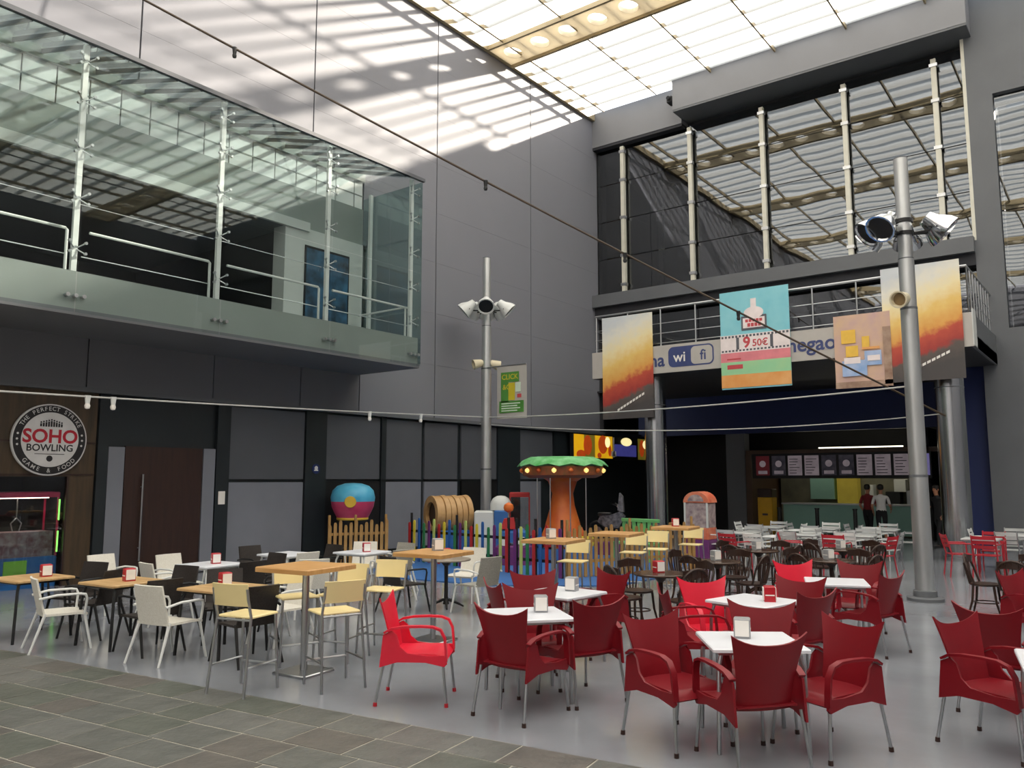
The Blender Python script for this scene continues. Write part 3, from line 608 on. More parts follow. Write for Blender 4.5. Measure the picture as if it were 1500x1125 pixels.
# panels inside the doorway between the right column and the navy pier
dp = thing('cinema_sign_panel', 'grey illuminated sign with white curved mark beside the navy pier', 'sign', (-4.12, 27.9, 3.55))
mat('panel_grey_lit', '#7d7c78', .5, emit=.12)
MB().bx(-.3, .3, 0, .06, -.33, .33).build('panel', 'panel_grey_lit', dp, ang=0); MB().prism([(-.26, -.1), (-.08, -.06), (.02, .06), (.12, .12), (.12, .2), (0, .16), (-.1, .06), (-.26, .0)], -.012, 0, 'y').build('curved_mark', 'paper', dp, ang=0)
pp = thing('notice_stand', 'stacked red and cream notice panels in the dark doorway', 'notice board', (-4.22, 28.2, 0))
MB().bx(-.25, .1, 0, .05, 1.5, 2.5).build('red_panel', 'menu_screen_red', pp, ang=0); MB().bx(.1, .33, 0, .05, 1.45, 2.5).build('cream_panel', 'band_white', pp, ang=0); MB().bx(-.25, .33, -.02, .03, 2.5, 2.58).build('top_bar', 'paper', pp, ang=0)
mat('leaflets', '#8f9088', .7, col2='#6b6c66', scale=9)
for k in range(6): MB().bx(-.1, .4, 0, .05, .22+k*.2, .4+k*.2).build('leaflet_row', 'leaflets', pp, ang=0)
MB().bx(-.12, .42, -.02, .2, 0, .2).build('foot', 'black', pp, ang=0)

# enclosing walls behind the viewer (the hall goes on)
struct('wall_right', MB().bx(15.9, 16.2, -16, 26, 0, 15.95), 'wall_panel')
struct('wall_back', MB().bx(-16, 16.2, -16.3, -16, 0, 15.95), 'wall_panel')

# ------------------------------------------------------------------ lamp poles
def spot(parent, w, z, m, q=.5, h=1.35):
    d = Vector((cos(w), sin(w), 0)); up = Vector((0, 0, 1))
    a = MB().tube([d*.12 + up*z, d*(q-.02) + up*(z+.02)], .02, 6).tube([d*(q-.02)+up*(z+.02)+d.cross(up)*.2, d*(q-.02)+up*(z+.02), d*(q-.02)+up*(z+.02)-d.cross(up)*.2], .014, 6); a = a.build('lamp_arm', 'black', parent)
    ax = (d*.75 - up*.66).normalized(); rot = up.rotation_difference(ax).to_matrix()
    c = d*q + up*(z+.12); S_ = lambda pr: [(a_*h, b_*h) for a_, b_ in pr]
    MB().lathe(S_([(.03, -.16), (.075, -.15), (.10, -.05), (.17, .08), (.185, .16), (.165, .16), (.12, .10)]), 16, c, rot.to_4x4()).build('lamp_head', m, a)
    MB().lathe(S_([(.01, .125), (.13, .125), (.15, .14), (.01, .141)]), 16, c, rot.to_4x4()).build('lamp_lens', 'black', a)
def horn(parent, w, z):
    d = Vector((cos(w), sin(w), -.25)).normalized(); rot = Vector((0, 0, 1)).rotation_difference(d).to_matrix()
    c = Vector((cos(w)*.2, sin(w)*.2, z)); o = MB().lathe([(.07, -.1), (.1, -.06), (.12, .05), (.14, .17), (.145, .19), (.12, .19), (.1, .1)], 16, c, rot.to_4x4()).build('horn_speaker', 'horn_cream', parent)
    MB().lathe([(.01, .11), (.105, .11), (.105, .12), (.01, .121)], 14, c, rot.to_4x4()).build('speaker_mouth', 'mouth_tan', o)
mat('horn_cream', '#d8cdb0', .5); mat('mouth_tan', '#8a7350', .6)
def lamp_pole(label, x, y, r, zs, zl, zh, angs, hw, hm):
    t = thing('lamp_pole', label, 'lamp post', (x, y, 0))
    sec = [0, zs*.27, zh-.15, zl-.45, zs]
    rr = [r, r*.95, r*.88, r*.8, r*.74]
    for i in range(4): MB().cyl((0, 0, sec[i]), (0, 0, sec[i+1]), rr[i], rr[i]*.97, n=24).build('pole_section', 'steel_pole', t)
    for i in range(1, 4): MB().cyl((0, 0, sec[i]-.02), (0, 0, sec[i]+.02), rr[i]*1.05, n=24).build('joint_collar', 'pier_grey', t)
    MB().cyl((0, 0, zs), (0, 0, zs+.02), rr[4]*.98, n=24).build('pole_cap', 'pier_grey', t)
    MB().lathe([(r*1.9, 0), (r*1.9, .05), (r*1.25, .07), (r*1.2, .16), (r, .17)], 24).build('base_plate', 'pier_grey', t)
    for z in (zl, zl+.22): MB().cyl((0, 0, z-.03), (0, 0, z+.03), rr[3]*1.25, n=20).build('lamp_ring', 'black', t)
    for w in angs: spot(t, w, zl, hm)
    for w in hw: horn(t, w, zh)
    return t
cw = radians(37.3)
def rel(*deg): return [cw + radians(d) for d in deg]
lamp_pole('tall steel lamp pole rising in front of the entrance balcony', -2.83, 14.75, .145, 7.42, 6.1, 4.95, rel(0, 60, 130, 180, -150, -25), rel(-140), 'chrome')
lp = lamp_pole('slim steel lamp pole by the left wall with a green hanging banner', -14.38, 17.68, .155, 8.25, 6.72, 5.2, rel(0, 45, 90, 135, 180, -90), rel(-160, 20), 'white_metal')
mat('flag_grey', '#b3afaa', .7, var=.04); mat('flag_green', '#4e8a3a', .6); mat('flag_yellow', '#c9b82c', .6); mat('flag_white', '#cfe0cc', .6)
fb = thing('pole_banner', 'small grey and green banner hanging from the slim left pole', 'banner', (-13.42, 17.6, 3.6))
cloth(fb, 1.02, 1.46, 'flag_grey')
fx = lambda n, m, a, b, c, d, y=-.012: rect(fb, n, m, a, b, c, d, y)
fx('green_block', 'flag_green', -.36, .26, 1.0, 1.28); fx('green_block', 'flag_green', -.36, -.1, .45, 1.0); fx('green_block', 'flag_green', -.42, .42, .16, .48); fx('yellow_block', 'flag_yellow', -.1, .12, .5, .98)
fx('white_block', 'flag_white', .14, .32, .72, .98); fx('red_block', 'menu_red', .2, .34, .56, .66)
MB().text('CLICK', .2, (-.05, 1.14), -.018, 0, .012).text('&GO', .2, (-.08, .86), -.018, 0, .012).build('yellow_lettering', 'flag_yellow', fb, ang=0)
q = MB()
for k in range(4): q.bx(-.34, .2+.1*(k % 2), -.02, -.016, .2+k*.065, .23+k*.065)
q.build('small_print', 'flag_white', fb, ang=0)
MB().cyl((-.95, 0, 1.47), (.5, 0, 1.47), .02, n=8).build('banner_arm', 'steel', fb)

# ------------------------------------------------------------------ festoon cables
mat('cable_dark', '#4a3d30', .6); mat('cable_white', '#b9b9b6', .5)
def cable(name, label, p0, p1, sag, r, m, fits, fm):
    p0, p1 = Vector(p0), Vector(p1); t = thing(name, label, 'cable')
    pt = lambda u: p0.lerp(p1, u) - Vector((0, 0, sag*4*u*(1-u)))
    MB().tube([pt(k/40) for k in range(41)], r, 6).build('wire', m, t)
    for u in fits:
        c = pt(u); o = MB().cyl(c+Vector((0, 0, .02)), c-Vector((0, 0, .11)), .05, .035, n=10).build('lamp_holder', fm, t)
        MB().lathe([(.01, -.2), (.035, -.19), (.045, -.15), (.03, -.1)], 10, c).build('bulb', 'paper' if fm != 'black' else 'black', o)
cable('festoon_cable', 'brown light cable slanting from high on the left wall to the right column', (-15.7, 6.35, 11.95), (-3.6, 22.2, 3.5), .12, .024, 'cable_dark', (.16, .42, .58, .72), 'black')
cable('festoon_cable', 'white light cable running low before the bowling shop fronts to the left pole', (-13.0, 2.0, 3.18), (-14.4, 17.6, 3.68), .05, .016, 'cable_white', (.272, .30, .7, .82), 'white_metal')
cable('festoon_cable', 'white light cable strung between the two steel lamp poles', (-14.4, 17.7, 3.68), (-2.86, 14.8, 3.5), .10, .014, 'cable_white', (), 'white_metal')
cable('festoon_cable', 'lower white light cable sagging across to the right steel column', (-15.7, 19.0, 3.62), (-3.7, 22.3, 3.55), .30, .014, 'cable_white', (.02,), 'white_metal')
# ------------------------------------------------------------------ furniture templates (each faces +y)
def at_pool(o): o.location = (0, 0, -50); return o
def red_chair(name, m):
    t = thing(name, '', 'chair')
    def back(u, v):
        a = 2*u-1; hw = .205 + .03*v + .085*max(0, v-.3)**1.4; z = .40 + v*(.44 + .075*abs(a)**2.6)
        return (a*hw, -.235 - .10*v**1.2 + .035*a*a*(1-.35*v), z)
    MB().grid(back, 12, 9, .012).build('backrest', m, t, ang=60)
    def seat(u, v):
        a = 2*u-1; y = -.25 + .53*v; z = .425 - .022*(1-a*a)*sin(pi*min(1, v*1.05)) + (.012 if v < .85 else .012-.06*((v-.85)/.15)**2)
        return (a*(.225+.035*v), y, z)
    MB().grid(seat, 10, 10, .014).build('seat', m, t, ang=60)
    for s in (-1, 1):
        MB().prism([(-.305, .325), (-.275, .60), (-.20, .635), (-.155, .60), (-.125, .50), (-.06, .445), (.12, .425), (.265, .43), (.29, .36), (.265, .335), (.1, .37), (-.15, .37)], s*.262-.009, s*.262+.009, 'x').build('side_panel', m, t, ang=50)
        MB().grid(lambda u, v: (s*(.262 + .016*sin(pi*min(u*1.25, 1))) + (v-.5)*.05*s, *[(-.262, .61), (-.2, .645), (-.1, .662), (.05, .668), (.16, .664), (.225, .64), (.258, .575), (.268, .47), (.272, .38)][round(u*8)]), 8, 1, .018*s).build('armrest', m, t, ang=60)
    for sx in (-1, 1):
        for sy, y0, y1 in ((1, .245, .285), (-1, -.262, -.335)):
            l = MB().cyl((sx*.245, y0, .40), (sx*.268, y1, .02), .0125, .0115, n=8).build('leg', 'alu', t); MB().cyl((sx*.2672, y1*.998, .032), (sx*.2685, y1*1.002, 0), .017, .018, n=8).build('foot_cap', 'door_wood' if m == 'red_plastic' else 'dispenser_red', l)
    return t
def armchair(name, mw, mf):       # woven panel seat and back on slim legs
    t = thing(name, '', 'chair')
    MB().grid(lambda u, v: ((2*u-1)*(.225-.012*v), -.215-.10*v - .02*sin(pi*u), .40+.42*v), 6, 6, .022).build('backrest', mw, t, ang=50)
    MB().grid(lambda u, v: ((2*u-1)*.24, -.225+.46*v, .425-.012*sin(pi*u)*sin(pi*v)+(.0 if v < .8 else -.12*(v-.8)**1.2)), 6, 8, .024).build('seat', mw, t, ang=50)
    for s in (-1, 1):
        MB().tube([(s*.245, -.275, .60), (s*.27, -.1, .635), (s*.272, .14, .635), (s*.27, .195, .625), (s*.262, .215, .58), (s*.25, .2, .41)], .014, 8).build('armrest', mf, t)
        MB().tube([(s*.225, .2, .425), (s*.26, .285, 0)], [.017, .013], 8).build('leg', mf, t)
        MB().tube([(s*.225, -.2, .43), (s*.255, -.345, 0)], [.018, .013], 8).build('leg', mf, t)
    return t
def bar_stool(name):
    t = thing(name, '', 'stool')
    MB().cbx(-.2, .2, -.17, .2, .685, .705, .008).build('seat', 'laminate', t)
    MB().grid(lambda u, v: ((2*u-1)*.205, -.215-.035*v-.03*(1-(2*u-1)**2), .80+.20*v), 8, 3, .014).build('backrest', 'laminate', t, ang=50)
    for s in (-1, 1):
        MB().tube([(s*.215, .2, 0), (s*.19, .17, .685)], .013, 8).build('leg', 'alu', t)
        MB().tube([(s*.215, -.26, 0), (s*.195, -.175, .70), (s*.195, -.222, .86), (s*.195, -.24, .96)], .013, 8).build('leg', 'alu', t)
    MB().cyl((-.205, .19, .22), (.205, .19, .22), .012, n=8).build('foot_rail', 'alu', t)
    for s in (-1, 1): MB().cyl((s*.206, .19, .26), (s*.206, -.235, .26), .010, n=8).build('side_rail', 'alu', t)
    MB().cyl((-.19, -.18, .67), (.19, -.18, .67), .010, n=8).build('seat_rail', 'alu', t)
    return t
def bent_chair(name):
    t = thing(name, '', 'chair')
    MB().lathe([(.01, .435), (.19, .435), (.205, .445), (.205, .462), (.18, .468), (.01, .462)], 20).build('seat', 'dark_wood', t)
    hoop = [(-.18, -.10, .45)] + [(-.2*cos(pi*k/10)*1.0, -.17-.075*sin(pi*k/10), .66+.20*sin(pi*k/10)) for k in range(11)] + [(.18, -.10, .45)]
    MB().tube(hoop, .016, 8).build('back_hoop', 'dark_wood', t)
    for k in (-2, -1, 0, 1, 2):
        x = k*.055; MB().tube([(x*.8, -.185, .455), (x*1.25, -.215, .64), (x*1.4, -.235, .84-.022*k*k)], .011, 6).build('back_slat', 'dark_wood', t)
    MB().grid(lambda u, v: (-.19+.38*u, -.205-.035*sin(pi*u), .74+.10*v+.015*sin(pi*u)), 8, 2, .014).build('top_rail', 'dark_wood', t, ang=50)
    for sx in (-1, 1):
        for sy in (-1, 1): MB().tube([(sx*.14, sy*.13, .44), (sx*.155, sy*.15, .22), (sx*.19, sy*.21, 0)], [.018, .016, .012], 8).build('leg', 'dark_wood', t)
    MB().tube([(.165*cos(2*pi*k/16), .155*sin(2*pi*k/16), .2) for k in range(17)], .009, 6).build('ring_stretcher', 'dark_wood', t)
    return t
def slat_chair(name, m, mf):      # light metal café chair with slatted back and seat
    t = thing(name, '', 'chair')
    for k in range(3): MB().grid(lambda u, v: ((2*u-1)*.2, -.225-.03*k-.02*sin(pi*u), .58+.09*k+.065*v), 4, 1, .01).build('back_slat', m, t)
    for k in range(5): MB().bx(-.2, .2, -.2+k*.085, -.13+k*.085, .435, .45).build('seat_slat', m, t, ang=0)
    for s in (-1, 1):
        MB().tube([(s*.225, -.25, 0), (s*.215, -.19, .44), (s*.21, -.3, .84)], .014, 8).build('leg', mf, t)
        MB().tube([(s*.225, .24, 0), (s*.225, .2, .44), (s*.225, .19, .64), (s*.225, .14, .66), (s*.22, -.24, .66)], .014, 8).build('leg', mf, t)
    return t
def square_table(name, top, s=.7, legm='alu', r=.016, h=.735, slant=0.0):
    t = thing(name, '', 'table'); a = s/2
    MB().cbx(-a, a, -a, a, h-.028, h, .008).build('table_top', top, t)
    MB().bx(-a+.05, a-.05, -a+.05, -a+.075, h-.055, h-.028).bx(-a+.05, a-.05, a-.075, a-.05, h-.055, h-.028).bx(-a+.05, -a+.075, -a+.075, a-.075, h-.055, h-.028).bx(a-.075, a-.05, -a+.075, a-.075, h-.055, h-.028).build('apron', legm, t, ang=0)
    for sx in (-1, 1):
        for sy in (-1, 1): MB().tube([(sx*(a-.075), sy*(a-.075), h-.03), (sx*(a-.045), sy*(a-.045), h-.14), (sx*(a-.03+slant), sy*(a-.03+slant), 0)], r, 8).build('leg', legm, t)
    return t
def round_table(name, top, r=.35, h=.74, m='dark_wood'):
    t = thing(name, '', 'table')
    MB().lathe([(.01, h-.03), (r-.01, h-.03), (r, h-.02), (r, h-.008), (r-.01, h), (.01, h)], 28).build('table_top', top, t)
    MB().lathe([(.05, .05), (.032, .12), (.028, .4), (.032, .62), (.11, h-.03), (.01, h-.029)], 16).build('pedestal', m, t)
    for k in range(4):
        w = pi/4+k*pi/2; MB().tube([(.03*cos(w), .03*sin(w), .12), (.18*cos(w), .18*sin(w), .06), (.27*cos(w), .27*sin(w), .012)], [.022, .02, .013], 6).build('foot', m, t)
    return t
def high_table(name):
    t = thing(name, '', 'table')
    MB().cbx(-.36, .36, -.36, .36, 1.02, 1.07, .008).build('table_top', 'oak_top', t)
    MB().cyl((0, 0, .03), (0, 0, 1.02), .036, n=16).build('pedestal', 'steel', t)
    MB().bx(-.2, .2, -.03, .03, 1.0, 1.02).bx(-.03, .03, -.2, -.03, 1.0, 1.02).bx(-.03, .03, .03, .2, 1.0, 1.02).build('top_bracket', 'steel', t, ang=0)
    MB().cbx(-.22, .22, -.22, .22, 0, .028, .008).build('base_plate', 'steel', t)
    return t
def napkin_box(name, m):
    t = thing(name, '', 'dispenser'); a, h = .062, .15
    MB().cbx(-a, a, -.055, .055, 0, h, .008).build('case', m, t)
    for s in (-1, 1):
        MB().bx(-a+.01, a-.01, s*.059-.004, s*.059+.004, .018, h-.014).build('napkins', 'paper', t, ang=0)
        MB().bx(s*(a+.0005)-.001, s*(a+.0005)+.001, -.045, .045, .06, .072).build('stripe', 'paper', t, ang=0)
    return t
TPL = {}
USED = set()
def put(kind, x, y, rz, label, group=None, z=0):
    o = TPL[kind]
    if kind not in USED:
        USED.add(kind); o.location = (x, y, z); o.rotation_euler = (0, 0, rz); o['label'] = label
        if group: o['group'] = group
        return o
    return dup(o, (x, y, z), rz, label, group)
TPL['red'] = red_chair('plastic_armchair', 'red_plastic'); TPL['bright'] = red_chair('plastic_armchair', 'red_bright')
TPL['white'] = armchair('woven_armchair', 'wicker_white', 'white_metal'); TPL['grey'] = armchair('woven_armchair', 'wicker_grey', 'white_metal'); TPL['dark'] = armchair('woven_armchair', 'wicker_dark', 'black')
TPL['stool'] = bar_stool('bar_stool'); TPL['bent'] = bent_chair('bentwood_chair')
TPL['slat'] = slat_chair('slatted_chair', 'alu_pale', 'alu') if mat('alu_pale', '#c3c6c6', .4, .3) else None
TPL['slatwhite'] = slat_chair('slatted_chair', 'white_metal', 'white_metal'); TPL['slatred'] = slat_chair('slatted_chair', 'red_metal', 'red_metal') if mat('red_metal', '#b02432', .4) else None
TPL['tsq'] = square_table('square_table', 'white_top'); TPL['twood'] = square_table('square_table', 'pine_top', .72, 'black', .018, .735, .02); TPL['twhite'] = square_table('square_table', 'white_top', .7, 'white_metal', .016, .735)
TPL['tround'] = round_table('round_table', 'dark_top'); TPL['tgrey'] = round_table('round_table', 'grey_top', .38, .735, 'black') if mat('grey_top', '#8f867a', .35) else None
TPL['high'] = high_table('bar_table'); TPL['talu'] = square_table('square_table', 'alu_pale', .68, 'alu')
TPL['nr'] = napkin_box('napkin_dispenser', 'dispenser_red'); TPL['ng'] = napkin_box('napkin_dispenser', 'dispenser_grey')
PN = pi/180
# --- red armchairs and white square tables in the foreground
put('tsq', -2.42, 6.17, 35*PN, 'white square table nearest the camera with a printed napkin dispenser', 'white square tables')
put('tsq', -3.16, 8.2, -12*PN, 'white square table with a bright red napkin box, second from the front', 'white square tables')
put('tsq', -2.95, 10.3, 20*PN, 'white square table just left of the tall steel lamp pole', 'white square tables')
put('tsq', -4.50, 6.14, 50*PN, 'white square table behind the two dark red chairs left of centre', 'white square tables')
put('tsq', -5.04, 7.52, -5*PN, 'white square table with a small white dispenser, rear of the left red group', 'white square tables')
put('tsq', -.38, 6.75, 10*PN, 'white square table cut off by the right edge of the photo', 'white square tables')
put('tsq', -.5, 8.75, 10*PN, 'white square table behind the near chairs at the right edge', 'white square tables')
put('tsq', -.62, 11.2, 5*PN, 'white square table farthest back at the right edge', 'white square tables')
RG = 'red plastic armchairs'
for k, x, y, dx, dy, lb in (
  ('bright', -5.24, 5.50, .83, .56, 'bright red armchair standing alone with no table'),
  ('red', -4.24, 5.72, .02, 1, 'dark red armchair with its back to the camera left of centre'),
  ('red', -4.12, 6.42, -.92, .38, 'dark red armchair at the right side of the left near white table'),
  ('red', -4.74, 6.52, .6, -.8, 'dark red armchair facing the camera behind the left near white table'),
  ('red', -5.20, 6.96, .55, .83, 'dark red armchair at the near left corner of the rear left table'),
  ('red', -5.38, 7.60, .8, -.6, 'dark red armchair on the far side of the rear left table'),
  ('red', -5.00, 8.10, -.3, -.95, 'dark red armchair at the right side of the rear left table'),
  ('red', -2.86, 5.82, .88, -.38, 'dark red armchair at the left of the front white table'),
  ('red', -2.27, 5.72, -.76, .62, 'dark red armchair in front of the nearest table with back turned'),
  ('red', -1.92, 6.34, -.42, -.9, 'dark red armchair at the right of the front white table'),
  ('red', -2.55, 6.72, .3, -.95, 'dark red armchair between the first and second front tables'),
  ('red', -3.50, 7.52, .8, .6, 'dark red armchair turned away at the left of the second front table'),
  ('bright', -3.55, 8.12, .75, -.65, 'bright red armchair at the far left of the second front table'),
  ('red', -2.98, 8.75, -.05, -1, 'dark red armchair on the far side of the second front table'),
  ('red', -2.75, 8.10, -.93, .36, 'dark red armchair at the right of the second front table'),
  ('bright', -3.38, 10.55, .75, -.65, 'bright red armchair at the left of the table by the lamp pole'),
  ('red', -2.90, 10.95, .05, -1, 'dark red armchair on the far side of the table by the lamp pole'),
  ('red', -2.55, 10.10, -.97, .25, 'dark red armchair at the right of the table by the lamp pole'),
  ('red', -0.90, 7.10, .92, -.39, 'near dark red armchair at the right edge of the photo'),
  ('red', -0.97, 8.20, .3, .95, 'dark red armchair behind the near one at the right edge'),
  ('red', -0.95, 11.00, .92, -.38, 'farthest dark red armchair at the right edge')):
    put(k, x, y, face(dx, dy), lb, RG)
NG = 'napkin dispensers'
for k, x, y, z, rz, lb in (('ng', -2.5, 6.22, .735, 20, 'printed napkin dispenser on the nearest white table'), ('nr', -3.0, 8.2, .735, 115, 'bright red napkin box on the second front white table'),
  ('ng', -4.45, 6.28, .735, 40, 'napkin dispenser on the left near white table'), ('ng', -5.0, 7.65, .735, 10, 'napkin dispenser on the rear left white table')):
    put(k, x, y, rz*PN, lb, NG, z)

# --- woven armchairs and wooden tables on the left
WT = 'wood topped square tables'
put('twood', -11.1, 4.62, 5*PN, 'wood topped table at the left edge of the photo', WT)
put('twood', -9.78, 5.12, 5*PN, 'wood topped table beside the side-on white armchair', WT)
put('twood', -8.36, 5.55, 8*PN, 'wood topped table behind the white armchair with its back turned', WT)
WW = 'white topped square tables by the left wall'
put('twhite', -10.75, 6.9, 6*PN, 'white topped table in front of the wooden door', WW)
put('twhite', -11.2, 8.6, 6*PN, 'white topped table before the pale grey wall panel', WW)
put('twhite', -10.5, 9.6, 6*PN, 'white topped table with a red dispenser before the picket fence', WW)
put('tgrey', -8.55, 9.55, 0, 'round grey brown table behind the second bar table')
AG = 'woven armchairs on the left'
for k, x, y, dx, dy, lb in (
  ('white', -11.3, 4.05, .3, .95, 'white woven armchair cut by the left edge'),
  ('white', -10.1, 4.56, .25, .97, 'white woven armchair seen side-on near the left edge'),
  ('white', -8.52, 5.0, -.19, .98, 'white woven armchair with its back to the camera'),
  ('dark', -10.55, 5.15, -.9, -.4, 'dark woven armchair between the two leftmost wooden tables'),
  ('dark', -11.35, 5.3, .3, -.95, 'dark woven armchair behind the leftmost wooden table'),
  ('dark', -9.12, 5.1, -1, -.0, 'dark woven armchair at the right of the second wooden table'),
  ('dark', -9.95, 5.78, .2, -.98, 'dark woven armchair behind the second wooden table'),
  ('white', -12.2, 6.2, .95, .1, 'white woven armchair against the dark pillar left of the door'),
  ('dark', -9.0, 6.0, .85, -.5, 'dark woven armchair at the left of the third wooden table'),
  ('dark', -7.78, 5.45, -.95, .1, 'dark woven armchair behind the near left bar stool'),
  ('white', -8.3, 6.3, .0, -1, 'white woven armchair behind the third wooden table'),
  ('white', -11.45, 6.85, 1, .1, 'white woven armchair at the left of the table before the door'),
  ('white', -10.72, 6.22, .1, 1, 'white woven armchair at the near side of the table before the door'),
  ('dark', -10.1, 6.95, -1, 0, 'dark woven armchair at the right of the table before the door'),
  ('dark', -10.6, 7.65, 0, -1, 'dark woven armchair behind the table before the door'),
  ('white', -9.6, 7.8, -.8, .5, 'white woven armchair in front of the pale grey wall panel'),
  ('dark', -11.8, 8.5, 1, 0, 'dark woven armchair at the left of the table by the grey panel'),
  ('dark', -11.15, 9.25, 0, -1, 'dark woven armchair behind the table by the grey panel'),
  ('white', -10.6, 8.3, -1, 0, 'white woven armchair at the right of the table by the grey panel'),
  ('dark', -9.15, 6.95, -.6, -.8, 'dark woven armchair just left of the nearest bar table top'),
  ('white', -11.05, 10.1, .6, -.8, 'white woven armchair before the wooden picket fence'),
  ('grey', -10.45, 10.3, 0, -1, 'grey woven armchair behind the table before the picket fence'),
  ('grey', -9.75, 9.55, -1, .1, 'grey woven armchair at the right of the table before the picket fence'),
  ('dark', -8.75, 8.85, .2, .98, 'dark woven armchair behind the pole of the second bar table'),
  ('grey', -7.85, 9.45, -1, .1, 'grey woven armchair at the right of the round grey table'),
  ('white', -8.75, 10.25, .2, -.98, 'white woven armchair behind the round grey table')):
    put(k, x, y, face(dx, dy), lb, AG)
for k, x, y, z, rz, lb in (('nr', -11.0, 4.75, .735, 80, 'red napkin dispenser on the leftmost wooden table'), ('nr', -9.72, 5.15, .735, 80, 'red napkin dispenser on the second wooden table'),
  ('nr', -8.42, 5.6, .735, 80, 'red napkin dispenser on the third wooden table'), ('nr', -10.7, 6.95, .735, 70, 'red napkin dispenser on the table before the door'),
  ('nr', -10.4, 9.6, .735, 60, 'red napkin dispenser before the picket fence'), ('nr', -8.6, 9.6, .735, 60, 'red napkin dispenser on the round grey table')):
    put(k, x, y, rz*PN, lb, NG, z)

# --- bar tables with stools
HT = 'bar tables'
for y, lb in ((5.5, 'nearest tall wooden bar table with a square steel base'), (7.5, 'second tall wooden bar table, before the barrel ride'), (10.1, 'third tall wooden bar table, before the tree carousel'),
              (11.95, 'fourth tall wooden bar table, before the brown fence'), (14.15, 'farthest tall wooden bar table, left of the popcorn kiosk')):
    put('high', -6.85-.07*(y > 6), y, 8*PN, lb, HT)
SG = 'bar stools'
for x, y, dx, dy, lb in ((-6.72, 4.72, -.25, .97, 'left bar stool in front of the nearest bar table'), (-6.22, 5.35, -.9, .3, 'right bar stool beside the nearest bar table'),
  (-7.32, 5.75, .9, -.35, 'bar stool behind the left corner of the nearest bar table'), (-7.05, 6.15, .3, -.95, 'bar stool behind the right corner of the nearest bar table'),
  (-7.0, 6.72, .35, -.93, 'bar stool between the first and second bar tables'), (-7.0, 10.75, .25, -.97, 'bar stool at the third bar table'),
  (-7.0, 12.65, .25, -.97, 'bar stool at the fourth bar table'), (-7.0, 13.5, .3, -.95, 'left bar stool at the farthest bar table'), (-6.95, 14.85, .2, -.98, 'right bar stool at the farthest bar table')):
    put('stool', x, y, face(dx, dy), lb, SG)
for k, x, y, rz, lb in (('ng', -6.95, 7.6, 60, 'white napkin dispenser on the second bar table'), ('ng', -7.0, 10.15, 60, 'napkin dispenser on the third bar table'), ('nr', -6.95, 14.2, 40, 'red napkin dispenser on the farthest bar table')):
    put(k, x, y, rz*PN, lb, NG, 1.07)

# --- dark bentwood chairs round bistro tables
BG = 'bentwood chairs'; BT = 'round bistro tables'
bist = [(-5.0, 9.75, 'nearest round bistro table'), (-5.05, 11.7, 'second round bistro table'), (-5.25, 13.9, 'third round bistro table'), (-3.75, 12.9, 'round bistro table left of the lamp pole'), (-4.15, 15.0, 'rear round bistro table'), (-1.3, 13.6, 'round bistro table at the right edge')]
for i, (x, y, nm) in enumerate(bist):
    put('tround', x, y, 20*PN, 'dark wood ' + nm, BT)
    for a, sd in ((250, 'near'), (345, 'right'), (75, 'far'), (165, 'left')):
        a2 = a + (i*23 % 30) - 12; r = .52
        put('bent', x+r*cos(a2*PN), y+r*sin(a2*PN), face(-cos(a2*PN), -sin(a2*PN)), 'dark %s-side bentwood chair at the %s' % (sd, nm), BG)
    if i < 5: put('ng' if i else 'nr', x-.05, y+.05, 60*PN, 'napkin dispenser on the ' + nm, NG, .74)

# --- pale metal tables and chairs towards the snack bar
LG = 'slatted metal chairs by the snack bar'
far = [(-7.3, 18.4), (-6.0, 18.6), (-4.9, 19.0), (-7.6, 21.0), (-6.3, 21.2), (-5.0, 21.6), (-2.2, 21.2)]
fn = ['leftmost table in the nearer snack bar row', 'middle table in the nearer snack bar row', 'rightmost table in the nearer snack bar row', 'leftmost table in the farther snack bar row',
      'middle table in the farther snack bar row', 'rightmost table in the farther snack bar row', 'table beside the right steel column']
for i, (x, y) in enumerate(far):
    put('talu', x, y, 4*PN, 'pale metal ' + fn[i], 'pale metal tables')
    for a, sd in ((265, 'near'), (0, 'right'), (95, 'far'), (180, 'left')):
        put('slatwhite' if (i+a) % 3 == 0 else 'slat', x+.58*cos(a*PN), y+.58*sin(a*PN), face(-cos(a*PN), -sin(a*PN)), '%s slatted %s-side chair at the %s' % ('white' if (i+a) % 3 == 0 else 'silver', sd, fn[i]), LG)
put('slatwhite', -6.35, 16.9, face(.2, 1), 'white slatted chair turned to the snack bar among the red metal chairs', LG)
QG = 'red slatted metal chairs'
for x, y, dx, dy, lb in ((-6.75, 16.6, .3, .95, 'leftmost red metal chair beyond the bistro tables'), (-5.75, 17.2, .9, .3, 'red metal chair turned sideways beyond the bistro tables'), (-4.95, 17.5, 0, 1, 'red metal chair with its back to the camera, left of the lamp pole'), (-4.15, 17.5, -.9, .2, 'red metal chair just left of the lamp pole foot'),
   (-2.95, 18.9, .9, .4, 'red metal chair right of the lamp pole, turned right'), (-2.45, 18.9, .1, 1, 'red metal chair with its back to the camera near the right edge'), (-2.5, 20.1, 0, -1, 'red metal chair facing the camera near the right edge')):
    put('slatred', x, y, face(dx, dy), lb, QG)
put('talu', -2.62, 19.5, 0, 'pale metal table among the red chairs near the right edge', 'pale metal tables')

